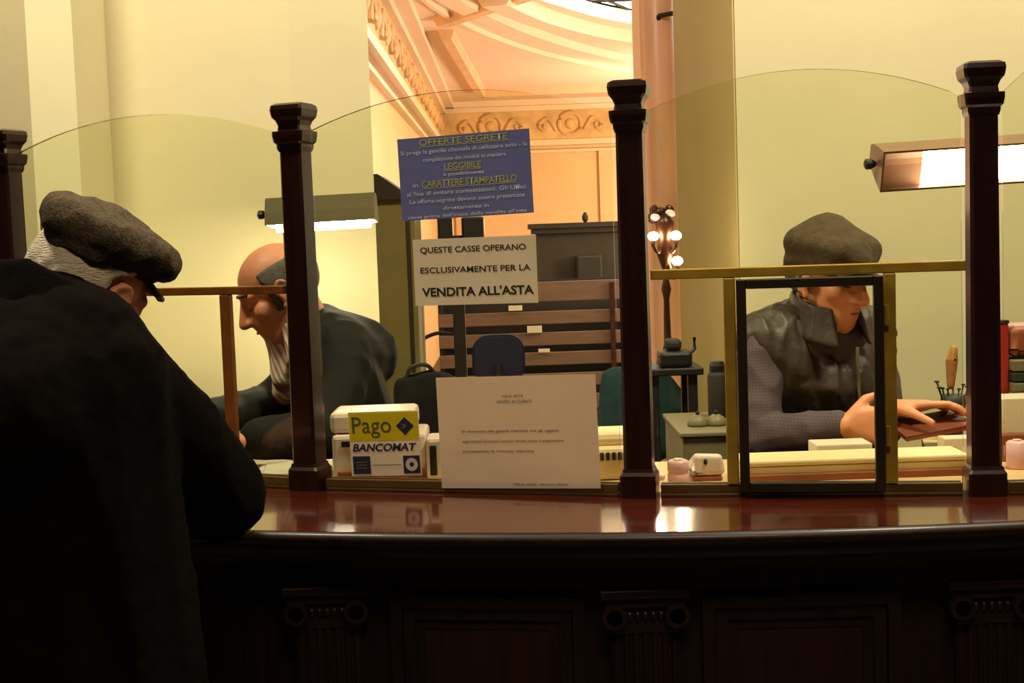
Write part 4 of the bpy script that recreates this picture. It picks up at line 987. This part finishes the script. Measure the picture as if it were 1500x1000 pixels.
for q in (-1, 1):
    kn = pel + lb * .09 * q + V((0, .05, 0)) + fb * .3; c = V((kn.x, kn.y, .28)); bm = bmesh.new(); hull(bm, (c + V((0, 0, .042)) - fb * .04, .04), (c + V((0, 0, .04)) + fb * .05, .04), (c + V((0, 0, .035)) + fb * .16, .033)); obj('shoe', bm, M['shoe'], t, True)
ts = thing('stool', (pel.x, pel.y, .28), 'dark stool carrying the capped clerk behind the counter', 'stool')
obj('seat', lathe(bmesh.new(), [(.15, .36), (.17, .37), (.17, .41), (.15, .42)], (pel.x, pel.y + .02, .28), 24), M['black'], ts)
for k in range(4):
    a = math.pi / 4 + k * math.pi / 2; obj('leg', tube(bmesh.new(), [(pel.x + .12 * math.cos(a), pel.y + .02 + .12 * math.sin(a), .64), (pel.x + .17 * math.cos(a), pel.y + .02 + .17 * math.sin(a), .28)], .014), M['black'], ts)
# what he holds
q = P(1362, 616, 2.85); mt = Matrix.Translation(q + V((0, 0, -.006))) @ Matrix.Rotation(R(-7), 4, 'Y') @ Matrix.Rotation(R(8), 4, 'Z') @ Matrix.Rotation(R(14), 4, 'X')
t = thing('booklet', q, 'thin brown booklet held flat by the capped clerk', 'booklet')
obj('cover', B(-.075, .075, -.045, .05, -.004, .002, .001, mt), M['wallet'], t); obj('pages', B(-.072, .072, -.042, .048, -.012, -.0045, .001, mt), M['brownb'], t)

# ================================================================== LIGHT
def light(kind, name, loc, e, col, size=.2, rot=None, **k):
    d = bpy.data.lights.new(name, kind); d.energy = e; d.color = lin(col)[:3]
    if kind == 'AREA': d.size = size; d.shape = 'DISK'
    else: d.shadow_soft_size = size
    for a, b in k.items(): setattr(d, a, b)
    o = bpy.data.objects.new(name, d); COL.objects.link(o); o.location = loc
    if rot: o.rotation_euler = rot
    return o
light('POINT', 'room_fill', (-1.5, 2.3, 4.3), 430, '#fff0d2', .3)  # pair of unseen overhead fills, added to light the walls from above
light('POINT', 'room_fill', (1.4, 2.3, 4.3), 530, '#fff0d2', .3)
light('POINT', 'hall_lamp', (3.2, 11.5, 1.9), 560, '#ffdab4', .3)
light('POINT', 'hall_lamp', (2.9, 16.5, 1.9), 480, '#ffdab4', .3)
light('AREA', 'lobby_fill', (.3, .2, 3.4), 64, '#ffe6c0', 1.0, (R(-20), 0, 0))  # unseen soft fill, added for dim overhead light on the customer side
w = bpy.data.worlds.new('world'); S.world = w; w.use_nodes = True
w.node_tree.nodes['Background'].inputs[0].default_value = lin('#ffcf90'); w.node_tree.nodes['Background'].inputs[1].default_value = .01

S.view_settings.view_transform = 'Standard'; S.view_settings.look = 'None'; S.view_settings.gamma = 1; S.view_settings.exposure = 0
S.view_settings.use_curve_mapping = False
try:
    S.cycles.max_bounces = 10; S.cycles.transparent_max_bounces = 16; S.cycles.caustics_reflective = False; S.cycles.caustics_refractive = False; S.cycles.use_denoising = True
except Exception: pass
